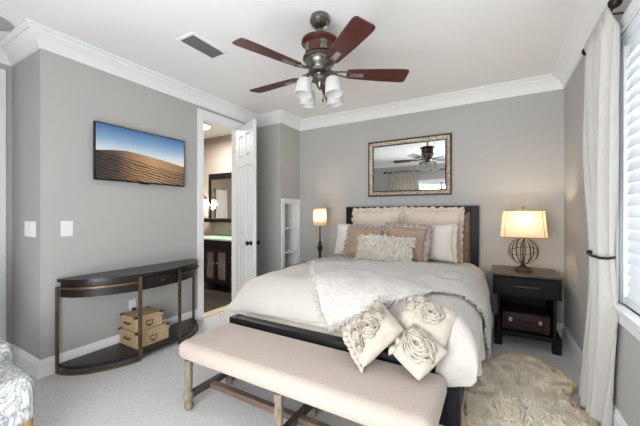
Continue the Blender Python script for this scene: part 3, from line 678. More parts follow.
# comforter: a sheet (p across, q along) draped over the mattress
BCX = -0.99
def wrap(a, half, r):
    s = half-r
    if a <= s: return a, 0.0
    a -= s; th = a/r
    if th < PI/2: return s+r*math.sin(th), r*(1-math.cos(th))
    return half, r+(a-r*PI/2)
RS, RF = 0.20, 0.24
def sheet(p, q):
    side = 1 if p > 0 else -1
    half = 0.925 if side > 0 else 0.95
    xo, dx = wrap(abs(p), half, RS)
    x = BCX+side*xo
    ye = 1.865-0.15*sst(-0.42, -0.2, x)          # where the foot hem falls: inside the rail, but over it at the right corner
    yo, df = wrap(4.0-q, 4.0-ye, RF)
    y = 4.0-yo
    d = (dx**3+df**3)**(1/3)
    zt = 0.795-0.045*(xo/0.95)**2-0.035*sst(3.0, 3.8, y)-0.02*sst(2.4, 1.8, y)
    n = 0.016*nz(x, y, 0, 3.2)+0.010*nz(x, y, 3, 8.0)+0.012*(0.35-abs(nz(x*1.0+0.4*y, y*0.5-0.3*x, 5, 5.0)))
    fold = sst(0.12, 0.4, d)
    if dx > 0.1:
        x += side*fold*(0.022*math.sin(y*15+1.5*math.sin(y*3))+0.012*nz(y, p, 2, 7)+(-0.004 if side > 0 else 0.11*sst(3.1, 2.3, y)))
    if df > 0.1:
        z0_ = d*6
        y -= fold*(0.018*math.sin(x*15)+0.010*sst(-0.5, -0.25, x)*math.sin(x*26+1.0*z0_))
    z = zt-d+n*(1-0.6*fold)
    return Vector((x, y, z))
bm = B()
NP, NQ = 90, 96
def cf(u, v):
    q = 3.88+(1.30-3.88)*v
    # sheet length on each side and at the foot
    pl = -(0.76+0.314+0.04+0.16*sst(1.9, 2.4, q)); pr = 0.725+0.314+0.20-0.09*sst(2.3, 1.7, q)
    p = pl+(pr-pl)*u
    x = BCX+max(-0.95, min(0.95, p))
    qe = 1.865-0.15*sst(-0.42, -0.2, x)+RF-0.377-(0.03+0.10*sst(-0.42, -0.2, x))
    q = 3.88+(qe-3.88)*v
    cn = (max(0, (u-0.78)/0.22)*max(0, (v-0.80)/0.20))**2
    return sheet(p-0.13*cn, q+0.10*cn)
grid(bm, NP, NQ, cf)
tag(obj('comforter', bm, M['comforter'], loc=(-0.99, 2.8, 0.7), solid=0.025, off=1, sub=1, fix=False), 'ivory comforter draped over the bed and its foot corner', 'comforter')

# throw blanket lying over the comforter
def sheet_n(p, q, off):
    e = 0.01; a = sheet(p, q); n = (sheet(p+e, q)-sheet(p-e, q)).cross(sheet(p, q+e)-sheet(p, q-e))
    n.normalize()
    return a+n*off
BL, FL, FR, BR = (-0.62, 2.68), (0.0, 1.70), (1.33, 2.54), (1.37, 3.45)
def thr(u, v):
    a = Vector(BL).lerp(Vector(BR), u); b = Vector(FL).lerp(Vector(FR), u)
    p = a.lerp(b, v); p = p+Vector((0.012*nz(u*5, v*5, 7), -0.03*math.sin(u*PI)*v+0.015*nz(u*4, 3, v*4)))
    return p
bm = B(); grid(bm, 70, 44, lambda u, v: (lambda s: sheet_n(s.x, s.y, 0.022+0.008*nz(u*9, v*9, 1)+0.006*nz(u*24, v*24, 5)))(thr(u, v)))
th = thing('throw_blanket', 'pale grey fringed throw laid diagonally across the comforter', 'blanket', (-0.6, 2.6, 0.78))
obj('cloth', bm, M['throw'], th, solid=0.012, off=0, sub=1, fix=False)
bm = B()
def fr(u, v, du, dv):
    s = thr(u, v); s2 = Vector((s.x+du, s.y+dv)); a = sheet_n(s.x, s.y, 0.026); b = sheet_n(s2.x+random.uniform(-0.012, 0.012), s2.y+random.uniform(-0.012, 0.012), 0.012+random.uniform(0, 0.014))
    tube(bm, [a, (a+b)/2+Vector((random.uniform(-.004, .004), random.uniform(-.004, .004), 0.004)), b], [0.0045, 0.004, 0.0015], 4)
for k in range(210): fr((k+0.5)/210, 1.0, -0.012, -0.04)
for k in range(110): fr(1.0, (k+0.5)/110, 0.035, 0.0)
for k in range(80): fr(0.0, (k+0.5)/80, -0.03, -0.02)
obj('fringe', bm, M['throw'], th).__setitem__('kind', 'stuff')

# pillows: a cushion stretched between four corners (bl, br, tr, tl)
def pillow_fn(cs, t, pinch=0.10, rnd=0.05):
    bl_, br_, tr_, tl_ = [Vector(c_) for c_ in cs]
    nrm = ((br_-bl_).cross(tl_-bl_)+(tr_-tl_).cross(tr_-br_)).normalized()
    def f(u, v, side, lift=0.0):     # u, v in -1..1
        rk = 1-rnd*(u*v)**4; uu = u*(1-pinch*(1-v*v)*abs(u))*rk; vv = v*(1-pinch*(1-u*u)*abs(v))*rk
        a, b = (uu+1)/2, (vv+1)/2
        p = bl_*(1-a)*(1-b)+br_*a*(1-b)+tr_*a*b+tl_*(1-a)*b
        h = t/2*max(0, (1-abs(u)**2.6))**0.55*max(0, (1-abs(v)**2.6))**0.55
        wr = 0.012*nz(p.x, p.y, p.z, 11)+0.009*(0.4-abs(nz(p.x, p.z, p.y, 19)))
        return p+nrm*(side*(h+wr*min(1, h*30))+lift)
    f.n = nrm; f.cs = (bl_, br_, tr_, tl_)
    return f
def cushion_bm(f, n=26):
    bm = B(); g = {}
    for side in (1, -1):
        for j in range(n):
            for i in range(n):
                edge = i in (0, n-1) or j in (0, n-1)
                key = (i, j, 0 if edge else side)
                if key not in g: 
                    u = math.sin((2*i/(n-1)-1)*PI/2); v = math.sin((2*j/(n-1)-1)*PI/2)
                    g[key] = bm.verts.new(f(u, v, side))
        for j in range(n-1):
            for i in range(n-1):
                q = []
                for a, b in ((i, j), (i+1, j), (i+1, j+1), (i, j+1)):
                    e_ = a in (0, n-1) or b in (0, n-1); q.append(g[(a, b, 0 if e_ else side)])
                bm.faces.new(q if side > 0 else q[::-1])
    return bm
def border(f, n):       # points around the edge with outward direction
    res = []; cen = sum(f.cs, Vector())/4
    for k in range(n):
        s = 4*k/n; e = int(s); r = 2*(s-e)-1
        u, v = ((r, -1), (1, r), (-r, 1), (-1, -r))[e]
        p = f(u, v, 1); res.append((p, u, v, (p-cen).normalized()))
    return res
def ruffle_bm(f, width, n=220, wave=34, amp=0.014, sides=(0, 1, 2, 3)):
    bm = B(); pr = None; first = None; bd_ = border(f, n)
    for k in range(n+1):
        p, u, v, o = bd_[k % n]
        w_ = math.sin(2*PI*wave*k/n); w2 = math.sin(2*PI*wave*k/n*1.37+1)
        a = bm.verts.new(p-o*0.004+f.n*0.002); m_ = bm.verts.new(p+o*width*0.5+f.n*amp*0.5*w_); b = bm.verts.new(p+o*width*(1+0.12*w2)+f.n*amp*(w_+0.3*w2))
        if pr and int(4*((k-0.5) % n)/n) in sides: bm.faces.new((pr[0], a, m_, pr[1])); bm.faces.new((pr[1], m_, b, pr[2]))
        pr = (a, m_, b)
    bmesh.ops.delete(bm, geom=[v_ for v_ in bm.verts if not v_.link_faces], context='VERTS')
    return bm
def pillow(name, label, cs, t, m, group=None, ruffle=None, rm=None, pinch=0.10, rnd=0.05):
    f = pillow_fn(cs, t, pinch, rnd); cen = sum(f.cs, Vector())/4
    r = thing(name, label, 'pillow', cen, 0, group)
    obj('cover', cushion_bm(f), m, r, fix=False)
    if ruffle: obj('ruffle', ruffle_bm(f, **ruffle), rm or m, r, solid=0.003, off=0, fix=False)
    return r, f
def lean(xc, y, z, w_, h_, back, roll=0.0, yaw=0.0):
    """corners of a pillow standing on (xc, y, z), leaning back by an angle, rolled in its plane."""
    up = Vector((0, math.sin(back), math.cos(back))); rt = Vector((1, 0, 0))
    Rm = Matrix.Rotation(yaw, 3, 'Z'); up, rt = Rm @ up, Rm @ rt
    c_ = Vector((xc, y, z))+up*h_/2
    a = rt*math.cos(roll)+up*math.sin(roll); b = up*math.cos(roll)-rt*math.sin(roll)
    return [c_-a*w_/2-b*h_/2, c_+a*w_/2-b*h_/2, c_+a*w_/2+b*h_/2, c_-a*w_/2+b*h_/2]
pg = 'pillows at the headboard'
RUF = dict(width=0.045, wave=26, amp=0.022)
pillow('ruffled_sham', 'natural linen ruffled sham against the headboard, on the window-far side', lean(-1.33, 3.735, 0.765, 0.66, 0.60, R(10), R(1)), 0.16, M['sham'], pg, RUF)[0]['label'] = 'natural linen ruffled sham against the headboard, the one nearer the bathroom door'
pillow('ruffled_sham', 'natural linen ruffled sham against the headboard, the one nearer the window', lean(-0.655, 3.745, 0.765, 0.68, 0.60, R(10), R(-1)), 0.16, M['sham'], pg, RUF)
pillow('sleeping_pillow', 'white pillow behind the brown pillow, nearer the bathroom door', lean(-1.47, 3.50, 0.765, 0.70, 0.43, R(19), R(1)), 0.17, M['whitepillow'], pg)
pillow('sleeping_pillow', 'white pillow with hanging fringe ties behind the brown pillow, nearer the window', lean(-0.69, 3.50, 0.765, 0.66, 0.44, R(19), R(1)), 0.17, M['whitepillow'], pg, dict(width=0.045, wave=16, amp=0.012, sides=(1,)), M['sham'])
RUG = dict(width=0.06, wave=30, amp=0.016)
pillow('brown_ruffled_pillow', 'tan pillow with taupe ruffle, behind the shaggy lumbar pillow toward the door', lean(-1.32, 3.26, 0.78, 0.44, 0.39, R(24), R(-1)), 0.15, M['tan'], pg, dict(width=0.045, wave=30, amp=0.014), M['greyruffle'])
pillow('brown_ruffled_pillow', 'tan pillow with wide taupe ruffle, behind the shaggy lumbar pillow toward the window', lean(-0.84, 3.22, 0.785, 0.45, 0.40, R(24), R(-3)), 0.15, M['tan'], pg, RUG, M['greyruffle'])
lp, lf = pillow('shaggy_lumbar_pillow', 'cream shaggy lumbar pillow in front of the tan pillows', lean(-0.99, 3.03, 0.785, 0.60, 0.30, R(26), R(-1)), 0.15, M['shag'], pg)
bm = B()
for k in range(1700):
    u, v = random.uniform(-1, 1), random.uniform(-1, 1)
    a = lf(u, v, 1, -0.004); ln = random.uniform(0.03, 0.055)
    d = (lf.n*0.6+Vector((random.uniform(-.55, .55), random.uniform(-.3, .3), random.uniform(-.9, 0.1)))).normalized()
    if abs(u) > 0.93 or abs(v) > 0.93: d = (d+(a-lp.location).normalized()*0.8).normalized()
    b = a+d*ln*0.6; c_ = b+(d+Vector((0, 0, -0.7))).normalized()*ln*0.5
    tube(bm, [a, b, c_], [0.0052, 0.0052, 0.003], 4, cap=False)
obj('shag_yarn', bm, M['shag'], lp, fix=False).__setitem__('kind', 'stuff')

# rosette pillows lying on the bench against the bed foot
def rosette(f, u0, v0, Rr, root, rings=4):
    bm = B(); cs = f.cs; e1 = (cs[1]-cs[0]).normalized(); n = f.n; e2 = n.cross(e1).normalized()
    base = f(u0, v0, 1)
    su, sv = (cs[1]-cs[0]).length/2, (cs[3]-cs[0]).length/2
    for k in range(rings):
        r0 = Rr*(0.10+0.9*k/rings); r1 = Rr*(0.30+0.86*(k+1)/rings*0.85)
        N_ = 40; lift0 = 0.002; lift1 = 0.020-0.011*k/rings; pet = 3+k; ph = k*1.3
        pr = None; fst = None
        for j in range(N_+1):
            a = 2*PI*j/N_
            sc_ = 1+0.13*abs(math.sin(pet*a/2+ph))*1.3-0.1
            pts_ = []
            for rr, lf_ in ((r0, lift0), ((r0+r1)/2*sc_, lift1+0.006), (r1*sc_, lift1*0.55+0.005*math.sin(pet*a*2+ph))):
                uu, vv = u0+math.cos(a)*rr/su, v0+math.sin(a)*rr/sv
                uu, vv = max(-.98, min(.98, uu)), max(-.98, min(.98, vv))
                pts_.append(bm.verts.new(f(uu, vv, 1, lf_)))
            if pr:
                for q in range(2): bm.faces.new((pr[q], pts_[q], pts_[q+1], pr[q+1]))
            pr = pts_
    o = obj('rosette', bm, M['rosette'], root, solid=0.0022, off=0, fix=False)
    return o
fg = 'rosette pillows on the bench'
cs = [(-0.60, 1.50, 0.475), (-0.425, 1.70, 0.655), (-0.622, 1.83, 0.765), (-0.765, 1.64, 0.58)]
r, f = pillow('rosette_pillow', 'cream flower pillow standing on one corner, nearest the bench middle', cs, 0.13, M['rosette'], fg, dict(width=0.028, wave=26, amp=0.016, sides=(2, 3)), M['rosette'], 0.03, 0.06)
for a in ((-0.05, 0.0, 0.062), (-0.55, 0.35, 0.05), (0.2, 0.62, 0.045), (0.55, 0.1, 0.04), (-0.2, 0.72, 0.04), (-0.72, -0.3, 0.032)): rosette(f, *a, r)
cs = [(-0.53, 1.79, 0.62), (-0.22, 1.68, 0.59), (-0.165, 1.88, 0.735), (-0.45, 1.97, 0.79)]
r, f = pillow('rosette_pillow', 'cream rosette pillow lying on the comforter behind another rosette pillow', cs, 0.13, M['rosette'], fg, None, None, 0.03, 0.06)
for a in ((0.28, 0.12, 0.068), (-0.62, 0.2, 0.05), (-0.4, 0.75, 0.05)): rosette(f, *a, r)
cs = [(-0.475, 1.60, 0.545), (-0.318, 1.525, 0.475), (-0.195, 1.66, 0.60), (-0.40, 1.79, 0.67)]
r, f = pillow('rosette_pillow', 'cream pillow with one large rosette, frontmost at the bench end', cs, 0.11, M['rosette'], fg, dict(width=0.03, wave=18, amp=0.016, sides=(3,)), M['rosette'], 0.03, 0.06)
rosette(f, 0.0, 0.05, 0.085, r, 5)
for a in ((-0.75, -0.1, 0.03), (-0.7, 0.5, 0.032)): rosette(f, *a, r)

# ------------------------------------------------------------------ bench
be = thing('bench', 'long beige upholstered bench at the foot of the bed', 'bench', (-1.01, 1.49, 0))
X0b, X1b, Y0b, Y1b = -1.82, -0.21, 1.265, 1.725
bm = B(); box(bm, X0b, X1b, Y0b, Y1b, 0.335, 0.455, bev=0.05, seg=5)
for v_ in bm.verts:
    if v_.co.z > 0.42: v_.co.z += 0.014*(1-((v_.co.x+1.015)/0.81)**2)*(1-((v_.co.y-1.495)/0.24)**2)
obj('cushion', bm, M['linen'], be)
bm = B(); box(bm, X0b+0.06, X1b-0.06, Y0b+0.05, Y1b-0.05, 0.325, 0.36); obj('seat_frame', bm, M['oak'], be)
legp = [(0.026, 0.33), (0.027, 0.30), (0.022, 0.27), (0.025, 0.25), (0.023, 0.16), (0.02, 0.125), (0.031, 0.112), (0.034, 0.085), (0.03, 0.065), (0.021, 0.055), (0.027, 0.04), (0.028, 0.022), (0.018, 0.0)]
LX = (-1.755, -1.01, -0.275); LY = (1.315, 1.672)
for x in LX:
    for y in LY:
        bm = B(); lathe(bm, legp[::-1], (x, y, 0), 16); obj('leg', bm, M['oak'], be)
    bm = B(); box(bm, x-0.02, x+0.02, LY[0]+0.02, LY[1]-0.02, 0.07, 0.112, bev=0.004); obj('cross_stretcher', bm, M['stretcherdark'], be)
bm = B(); box(bm, LX[0]+0.02, LX[1]-0.02, 1.47, 1.515, 0.07, 0.108, bev=0.004); obj('long_stretcher', bm, M['stretcher'], be)
bm = B(); box(bm, LX[1]+0.02, LX[2]-0.02, 1.47, 1.515, 0.07, 0.108, bev=0.004); obj('long_stretcher', bm, M['stretcher'], be)

# ------------------------------------------------------------------ nightstands, lamps, suitcase
ns = thing('nightstand', 'black wood nightstand with drawer and open shelf beside the window', 'nightstand', (0.263, 3.74, 0))
bm = B(); box(bm, -0.022, 0.548, 3.475, 4.0, 0.69, 0.709, bev=0.003); obj('top', bm, M['nighttop'], ns)
bm = B(); box(bm, -0.012, 0.538, 3.49, 3.995, 0.495, 0.69, bev=0.003); obj('drawer_case', bm, M['nightwood'], ns)
bm = B(); box(bm, 0.008, 0.518, 3.472, 3.49, 0.515, 0.675, bev=0.004); dr = obj('drawer', bm, M['nightwood'], ns)
bm = B()
for x in (0.18, 0.35): lathe(bm, [(0.006, 0), (0.006, 0.015)], (x, 3.472, 0.60), 10, (0, -1, 0))
tube(bm, [(0.165, 3.455, 0.60), (0.263, 3.45, 0.598), (0.365, 3.455, 0.60)], 0.0065, 8); obj('handle', bm, M['bronze'], dr)
for x in (0.03, 0.475):
    bm = B(); box(bm, x, x+0.022, 3.50, 3.99, 0.15, 0.495); obj('side_panel', bm, M['nightwood'], ns)
bm = B(); box(bm, 0.052, 0.475, 3.975, 3.99, 0.15, 0.495); obj('back_panel', bm, M['nightwood'], ns)
bm = B(); box(bm, 0.0, 0.535, 3.485, 3.995, 0.105, 0.15, bev=0.004); obj('lower_shelf', bm, M['nightwood'], ns)
for x in (0.0, 0.465):
    for y in (3.485, 3.925):
        bm = B(); box(bm, x, x+0.07, y, y+0.07, 0, 0.105, bev=0.005); obj('foot', bm, M['nightwood'], ns)
n2 = dup(ns, (-2.29, 3.74, 0), 'black wood nightstand half hidden behind the bed under the slender lamp')
n2.scale = (0.82, 0.9, 0.78)
su = thing('suitcase', 'small brown leather suitcase on the nightstand shelf', 'suitcase', (0.26, 3.70, 0.15))
bm = B(); box(bm, 0.066, 0.462, 3.535, 3.86, 0.1505, 0.325, bev=0.012, seg=3); obj('body', bm, M['leather'], su)
bm = B(); tube(bm, [(0.21, 3.535, 0.25), (0.215, 3.512, 0.248), (0.26, 3.505, 0.238), (0.31, 3.512, 0.248), (0.315, 3.535, 0.25)], 0.008, 8); obj('handle', bm, M['leather'], su)
for x in (0.14, 0.38):
    bm = B(); box(bm, x-0.014, x+0.014, 3.529, 3.536, 0.235, 0.275, bev=0.002); obj('latch', bm, M['nickel'], su)
    bm = B(); box(bm, x-0.03+(-0.035 if x < 0.2 else 0.065), x+(-0.035 if x < 0.2 else 0.065), 3.531, 3.537, 0.16, 0.32, bev=0.001); obj('strap', bm, M['leather'], su)

LXc, LYc, LZ = 0.256, 3.72, 0.709
la = thing('table_lamp', 'lit table lamp with openwork sphere base and broad linen shade', 'lamp', (LXc, LYc, LZ))
bm = B(); box(bm, LXc-0.072, LXc+0.072, LYc-0.072, LYc+0.072, LZ, LZ+0.02, bev=0.003)
prism(bm, [(LXc-0.06, LYc-0.06), (LXc+0.06, LYc-0.06), (LXc+0.06, LYc+0.06), (LXc-0.06, LYc+0.06)], LZ+0.02, LZ+0.036)
lathe(bm, [(0.05, 0.034), (0.02, 0.06), (0.014, 0.078)], (LXc, LYc, LZ), 16); obj('base', bm, M['lampbronze'], la)
OZ, OR = LZ+0.205, 0.133
bm = B()
for k in range(10):
    a = 2*PI*k/10+0.1
    for i in range(18):
        t0, t1 = -PI/2+PI*i/18, -PI/2+PI*(i+1)/18
        p = Vector((LXc+OR*math.cos(t0)*math.cos(a), LYc+OR*math.cos(t0)*math.sin(a), OZ+OR*math.sin(t0))); q = Vector((LXc+OR*math.cos(t1)*math.cos(a), LYc+OR*math.cos(t1)*math.sin(a), OZ+OR*math.sin(t1)))
        nrm = ((p+q)/2-Vector((LXc, LYc, OZ))).normalized(); bar(bm, p, q, 0.010, 0.003, up=nrm)
obj('sphere_cage', bm, M['lampbronze'], la)
bm = B()
tube(bm, [(LXc+OR*0.97*math.cos(a_), LYc+OR*0.97*math.sin(a_), OZ+0.03*math.sin(a_+0.6)) for a_ in [2*PI*i/40 for i in range(40)]], 0.003, 6, closed=True); obj('equator_ring', bm, M['lampbronze'], la)
bm = B(); tube(bm, [(LXc, LYc, LZ+0.07), (LXc, LYc, LZ+0.42)], 0.007, 10); obj('stem', bm, M['lampbronze'], la)
SZ0, SZ1 = 1.055, 1.325
def octo(wx, wy, cxm): return [(wx, -wy+cxm), (wx, wy-cxm), (wx-cxm, wy), (-wx+cxm, wy), (-wx, wy-cxm), (-wx, -wy+cxm), (-wx+cxm, -wy), (wx-cxm, -wy)]
bm = B(); o0, o1 = octo(0.198, 0.115, 0.03), octo(0.172, 0.092, 0.026)
A = [bm.verts.new((LXc+x, LYc+y, SZ0)) for x, y in o0]; C = [bm.verts.new((LXc+x, LYc+y, SZ1)) for x, y in o1]
for i in range(8): bm.faces.new((A[i], A[(i+1) % 8], C[(i+1) % 8], C[i]))
sh = obj('shade', bm, M['lampshade'], la, solid=0.002, smooth=False)
bm = B()
for oo, z in ((o0, SZ0), (o1, SZ1)): tube(bm, [(LXc+x*1.004, LYc+y*1.004, z) for x, y in oo], 0.0035, 6, closed=True)
for i in (5, 6, 7, 0): 
    pass
for i in (6, 7): tube(bm, [(LXc+o0[i][0]*1.004, LYc+o0[i][1]*1.004, SZ0), (LXc+o1[i][0]*1.004, LYc+o1[i][1]*1.004, SZ1)], 0.0018, 6)
obj('binding', bm, M['shadetrim'], sh)
bm = B(); lathe(bm, [(0.004, 0.0), (0.004, 0.02), (0.01, 0.028), (0.006, 0.042), (0.001, 0.045)], (LXc, LYc, SZ1-0.005), 12); bar(bm, (LXc-0.165, LYc, SZ1-0.002), (LXc+0.165, LYc, SZ1-0.002), 0.004, 0.003); obj('finial', bm, M['lampbronze'], la)
bm = B(); lathe(bm, [(0.012, -0.05), (0.03, 0.0), (0.02, 0.035), (0.001, 0.04)], (LXc, LYc, 1.19), 14); obj('bulb', bm, M['bulb'], la)
point('table_lamp_glow', (LXc, LYc, 1.22), 6.0, (1, 0.83, 0.62), 0.035)

LX2, LY2 = -2.12, 3.70
l2 = thing('bedside_lamp', 'slender bedside lamp with lit cylinder shade beside the niche', 'lamp', (LX2, LY2, 0.553))
bm = B(); lathe(bm, [(0.065, -0.156), (0.065, -0.142), (0.04, -0.125), (0.022, -0.09), (0.018, 0.03), (0.03, 0.07), (0.042, 0.11), (0.03, 0.135), (0.018, 0.15), (0.026, 0.165), (0.016, 0.19), (0.011, 0.215), (0.009, 0.40), (0.001, 0.405)], (LX2, LY2, LZ), 20); obj('base', bm, M['lampbronze'], l2)
bm = B(); lathe(bm, [(0.094, 1.12), (0.09, 1.365)], (LX2, LY2, 0), 28, cap=False); sh = obj('shade', bm, M['sideshade'], l2, solid=0.002)
bm = B()
for z, r_ in ((1.12, 0.095), (1.365, 0.091)): tube(bm, [(LX2+r_*math.cos(2*PI*i/32), LY2+r_*math.sin(2*PI*i/32), z) for i in range(32)], 0.0035, 6, closed=True)
obj('binding', bm, M['shadetrim'], sh)
bm = B(); tube(bm, [(LX2-0.03, LY2-0.04, 1.16), (LX2-0.03, LY2-0.04, 1.05)], 0.0012, 5); lathe(bm, [(0.002, 0), (0.006, -0.012), (0.001, -0.02)], (LX2-0.03, LY2-0.04, 1.052), 8); obj('pull_chain', bm, M['lampbronze'], l2)
bm = B(); lathe(bm, [(0.012, -0.05), (0.028, 0.0), (0.018, 0.033), (0.001, 0.037)], (LX2, LY2, 1.22), 14); obj('bulb', bm, M['bulb'], l2)
point('bedside_lamp_glow', (LX2, LY2, 1.275), 2.4, (1, 0.82, 0.62), 0.03)

# ------------------------------------------------------------------ framed mirror over the bed
mr = thing('wall_mirror', 'rectangular antique silver framed mirror over the bed', 'mirror', (-0.98, YB, 1.525))
MX0, MX1, MZ0, MZ1 = -1.515, -0.447, 1.525, 2.273
bm = B(); box(bm, MX0+0.06, MX1-0.06, YB-0.022, YB-0.018, MZ0+0.06, MZ1-0.06); obj('glass', bm, M['mirror'], mr)
def frame_bm(prof):
    bm = B(); crn = [(MX0, MZ0, 1, 1), (MX1, MZ0, -1, 1), (MX1, MZ1, -1, -1), (MX0, MZ1, 1, -1)]
    rg = [[bm.verts.new((x+sx*d, YB-h, z+sz*d)) for d, h in prof] for x, z, sx, sz in crn]; m = len(prof)
    for k in range(4):
        a, b = rg[k], rg[(k+1) % 4]
        for j in range(m): bm.faces.new((a[j], a[(j+1) % m], b[(j+1) % m], b[j]))
    return bm
obj('outer_molding', frame_bm([(0, 0), (0, 0.04), (0.006, 0.048), (0.014, 0.05), (0.02, 0.046), (0.02, 0)]), M['mirrordark'], mr, angle=25)
obj('frame', frame_bm([(0.02, 0), (0.02, 0.044), (0.035, 0.042), (0.06, 0.03), (0.062, 0.0)]), M['mirrorframe'], mr, angle=25)
obj('inner_molding', frame_bm([(0.06, 0), (0.06, 0.032), (0.066, 0.034), (0.074, 0.03), (0.074, 0.0)]), M['mirrordark'], mr, angle=25)

# ------------------------------------------------------------------ curtain, rod, holdback on the right wall
def finial(bm, c_, d): lathe(bm, [(0.011, 0), (0.016, 0.006), (0.012, 0.014), (0.026, 0.03), (0.031, 0.045), (0.026, 0.06), (0.01, 0.072), (0.001, 0.076)], c_, 16, d)
rx, rz = 0.562, 2.428
rod = thing('curtain_rod', 'short dark curtain rod with ball finials above the cream curtain', 'curtain rod', (rx, 2.46, rz))
bm = B(); tube(bm, [(rx, 2.245, rz), (rx, 2.715, rz)], 0.011, 12); obj('pole', bm, M['rodblack'], rod)
for y, d in ((2.245, -1), (2.715, 1)):
    bm = B(); finial(bm, (rx, y, rz), (0, d, 0)); obj('finial', bm, M['rodblack'], rod)
for y in (2.28, 2.68):
    bm = B(); tube(bm, [(XR, y, rz-0.03), (rx+0.01, y, rz-0.02), (rx, y, rz-0.012)], 0.006, 8); lathe(bm, [(0.022, 0), (0.022, 0.006), (0.008, 0.01)], (XR, y, rz-0.03), 14, (-1, 0, 0)); obj('bracket', bm, M['rodblack'], rod)
def curt(u, v):
    z = 2.455-(2.455-0.012)*v
    hz = 1.05
    if z > hz:
        t = sst(hz, hz+0.75, z)
        ya, yb = 2.31+(2.235-2.31)*t, 2.53+(2.725-2.53)*t
    else:
        t = sst(hz, 0.1, z)
        ya, yb = 2.31+(2.41-2.31)*t, 2.53+(2.77-2.53)*t
    pin = math.exp(-((z-hz)/0.28)**2)
    top = sst(2.30, 2.45, z)
    y = ya+(yb-ya)*u
    A_ = (0.034*(1-0.3*pin)+0.012*sst(0.9, 0.1, z))*(1-0.55*top)+0.004
    ph = u*2*PI*5.5
    x = rx+0.006-0.012*pin+A_*math.sin(ph+0.4*math.sin(z*3+u*4))+0.01*math.sin(u*2*PI*1.5+z*2)*(1-top)
    if z < 0.25: x -= 0.015*(0.25-z)/0.25
    y += 0.012*math.sin(ph*0.5+z*4)*(1-top)
    x = min(x, XR-0.022)
    if top > 0: x = rx-0.0165*top+(x-rx)*(1-top)+top*0.010*math.sin(ph*1.6)*0.4
    return Vector((x, y, z))
bm = B(); grid(bm, 100, 90, curt)
cu = tag(obj('curtain', bm, M['curtain'], loc=(rx, 2.47, 0.012), solid=0.004, off=1, fix=False), 'cream curtain panel tied back beside the right window', 'curtain')
hbk = thing('curtain_holdback', 'dark bronze curved holdback around the cream curtain', 'curtain holdback', (XR, 2.17, 1.05))
bm = B(); lathe(bm, [(0.028, 0), (0.028, 0.008), (0.012, 0.014), (0.010, 0.03)], (XR, 2.50, 1.06), 18, (-1, 0, 0)); obj('wall_rosette', bm, M['darkbronze'], hbk)
bm = B(); tube(bm, [(XR-0.02, 2.50, 1.06), (XR-0.035, 2.40, 1.056), (XR-0.05, 2.30, 1.05), (XR-0.085, 2.268, 1.046), (XR-0.115, 2.285, 1.045), (XR-0.132, 2.36, 1.047), (XR-0.134, 2.43, 1.05), (XR-0.125, 2.46, 1.054)], 0.008, 10); lathe(bm, [(0.008, 0), (0.015, 0.008), (0.013, 0.018), (0.001, 0.022)], (XR-0.126, 2.458, 1.054), 12, (0.3, 0.9, 0.2)); obj('arm', bm, M['darkbronze'], hbk)

# curtain and rod of the window behind the camera (seen in the mirror)
rod = thing('curtain_rod', 'long dark curtain rod reflected in the framed mirror', 'curtain rod', (-1.3, YF+0.08, 2.44))
bm = B(); tube(bm, [(-2.66, YF+0.08, 2.44), (0.45, YF+0.08, 2.44)], 0.012, 12); obj('pole', bm, M['rodblack'], rod)
bm = B(); finial(bm, (-2.66, YF+0.08, 2.44), (-1, 0, 0)); obj('finial', bm, M['rodblack'], rod)
bm = B(); tube(bm, [(-2.57, YF, 2.42), (-2.57, YF+0.08, 2.428)], 0.006, 8); obj('bracket', bm, M['rodblack'], rod)
def curt2(u, v):
    z = 2.45-2.43*v; w0 = 0.66+0.30*min(1, v*3)
    x = -2.16+(u-0.5)*w0*(1.0)
    return Vector((x, YF+0.085+0.03*math.sin(u*2*PI*8)*(0.5+0.5*min(1, v*4)), z))
bm = B(); grid(bm, 110, 20, curt2)
tag(obj('curtain', bm, M['curtainback'], loc=(-2.12, YF+0.085, 0.02), solid=0.004, off=0, fix=False), 'beige pleated curtain reflected in the framed mirror', 'curtain')

# ------------------------------------------------------------------ sheepskin rug
rug = thing('sheepskin_rug', 'cream and tan sheepskin rug on the carpet beside the bed', 'rug', (0.16, 2.5, 0))
RP = [(-0.17, 1.92), (-0.21, 2.2), (-0.19, 2.5), (-0.12, 2.78), (-0.02, 2.98), (0.10, 3.15), (0.22, 3.23), (0.33, 3.17), (0.44, 3.03), (0.50, 2.88), (0.475, 2.76), (0.44, 2.66), (0.47, 2.52), (0.49, 2.38), (0.50, 2.2), (0.46, 1.98), (0.34, 1.84), (0.12, 1.80), (-0.05, 1.84)]
def smooth_closed(pts, k=6):
    out = []; n = len(pts)
    for i in range(n):
        p0, p1, p2, p3 = [Vector(pts[(i+j-1) % n]) for j in range(4)]
        for s in range(k):
            t = s/k
            out.append(0.5*((2*p1)+(p2-p0)*t+(2*p0-5*p1+4*p2-p3)*t*t+(3*p1-p0-3*p2+p3)*t**3))
    return out
ol = smooth_closed(RP); rc = Vector((0.15, 2.5))
bm = B(); rings = []
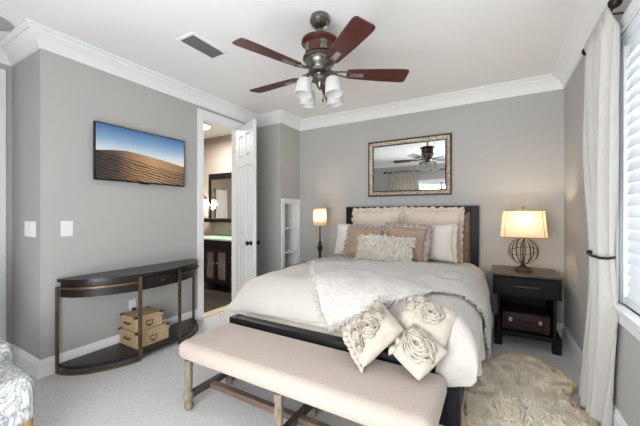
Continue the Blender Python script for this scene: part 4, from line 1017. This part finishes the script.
for s, z in ((1.0, 0.002), (0.98, 0.012), (0.9, 0.022), (0.6, 0.026), (0.3, 0.026)):
    rings.append([bm.verts.new((rc.x+(p.x-rc.x)*s, rc.y+(p.y-rc.y)*s, z+0.006*nz(p.x*s, p.y*s, 0, 9))) for p in ol])
for a, b in zip(rings, rings[1:]):
    for j in range(len(ol)): bm.faces.new((a[j], a[(j+1) % len(ol)], b[(j+1) % len(ol)], b[j]))
bm.faces.new(rings[-1]); bm.faces.new(rings[0][::-1])
obj('hide', bm, M['hide'], rug)
def inside(x, y):
    c_ = False; n = len(ol); j = n-1
    for i in range(n):
        a, b = ol[i], ol[j]
        if (a.y > y) != (b.y > y) and x < (b.x-a.x)*(y-a.y)/(b.y-a.y)+a.x: c_ = not c_
        j = i
    return c_
def hairs(cnt, edge):
    V, F = [], []
    k = 0
    while k < cnt:
        x, y = random.uniform(-0.23, 0.52), random.uniform(1.78, 3.25)
        if not inside(x, y): continue
        x2, y2 = rc.x+(x-rc.x)*1.13, rc.y+(y-rc.y)*1.09
        ed = not inside(x2, y2)
        if edge != ed: continue
        k += 1
        an = 2.2*PI*nz(x, y, 1, 5.0)-1.2+random.uniform(-0.6, 0.6); ln = random.uniform(0.04, 0.075)
        d = Vector((math.cos(an), math.sin(an), 0))
        if ed: d = (d*0.5+Vector((x-rc.x, y-rc.y, 0)).normalized()*0.7)
        sd = Vector((-d.y, d.x, 0)).normalized()*random.uniform(0.002, 0.0045)
        a = Vector((x, y, 0.018 if not ed else 0.01)); b = a+d*ln*0.4+Vector((0, 0, ln*0.5)); c_ = a+d*ln*1.0+Vector((0, 0, ln*0.30))
        c_.z = max(c_.z, 0.004)
        i = len(V); V += [a-sd, a+sd, b-sd*0.8, b+sd*0.8, c_]
        F += [(i, i+1, i+3, i+2), (i+2, i+3, i+4)]
    return V, F
def raw(name, V, F, m, parent):
    me = bpy.data.meshes.new(name); T = MW[parent.name].inverted(); me.from_pydata([tuple(T @ v) for v in V], [], F); me.materials.append(m)
    o = bpy.data.objects.new(name, me); col.objects.link(o); o.parent = parent; o['kind'] = 'stuff'; return o
raw('fur', *hairs(21000, False), M['fur'], rug)
raw('edge_fur', *hairs(8000, True), M['furedge'], rug)
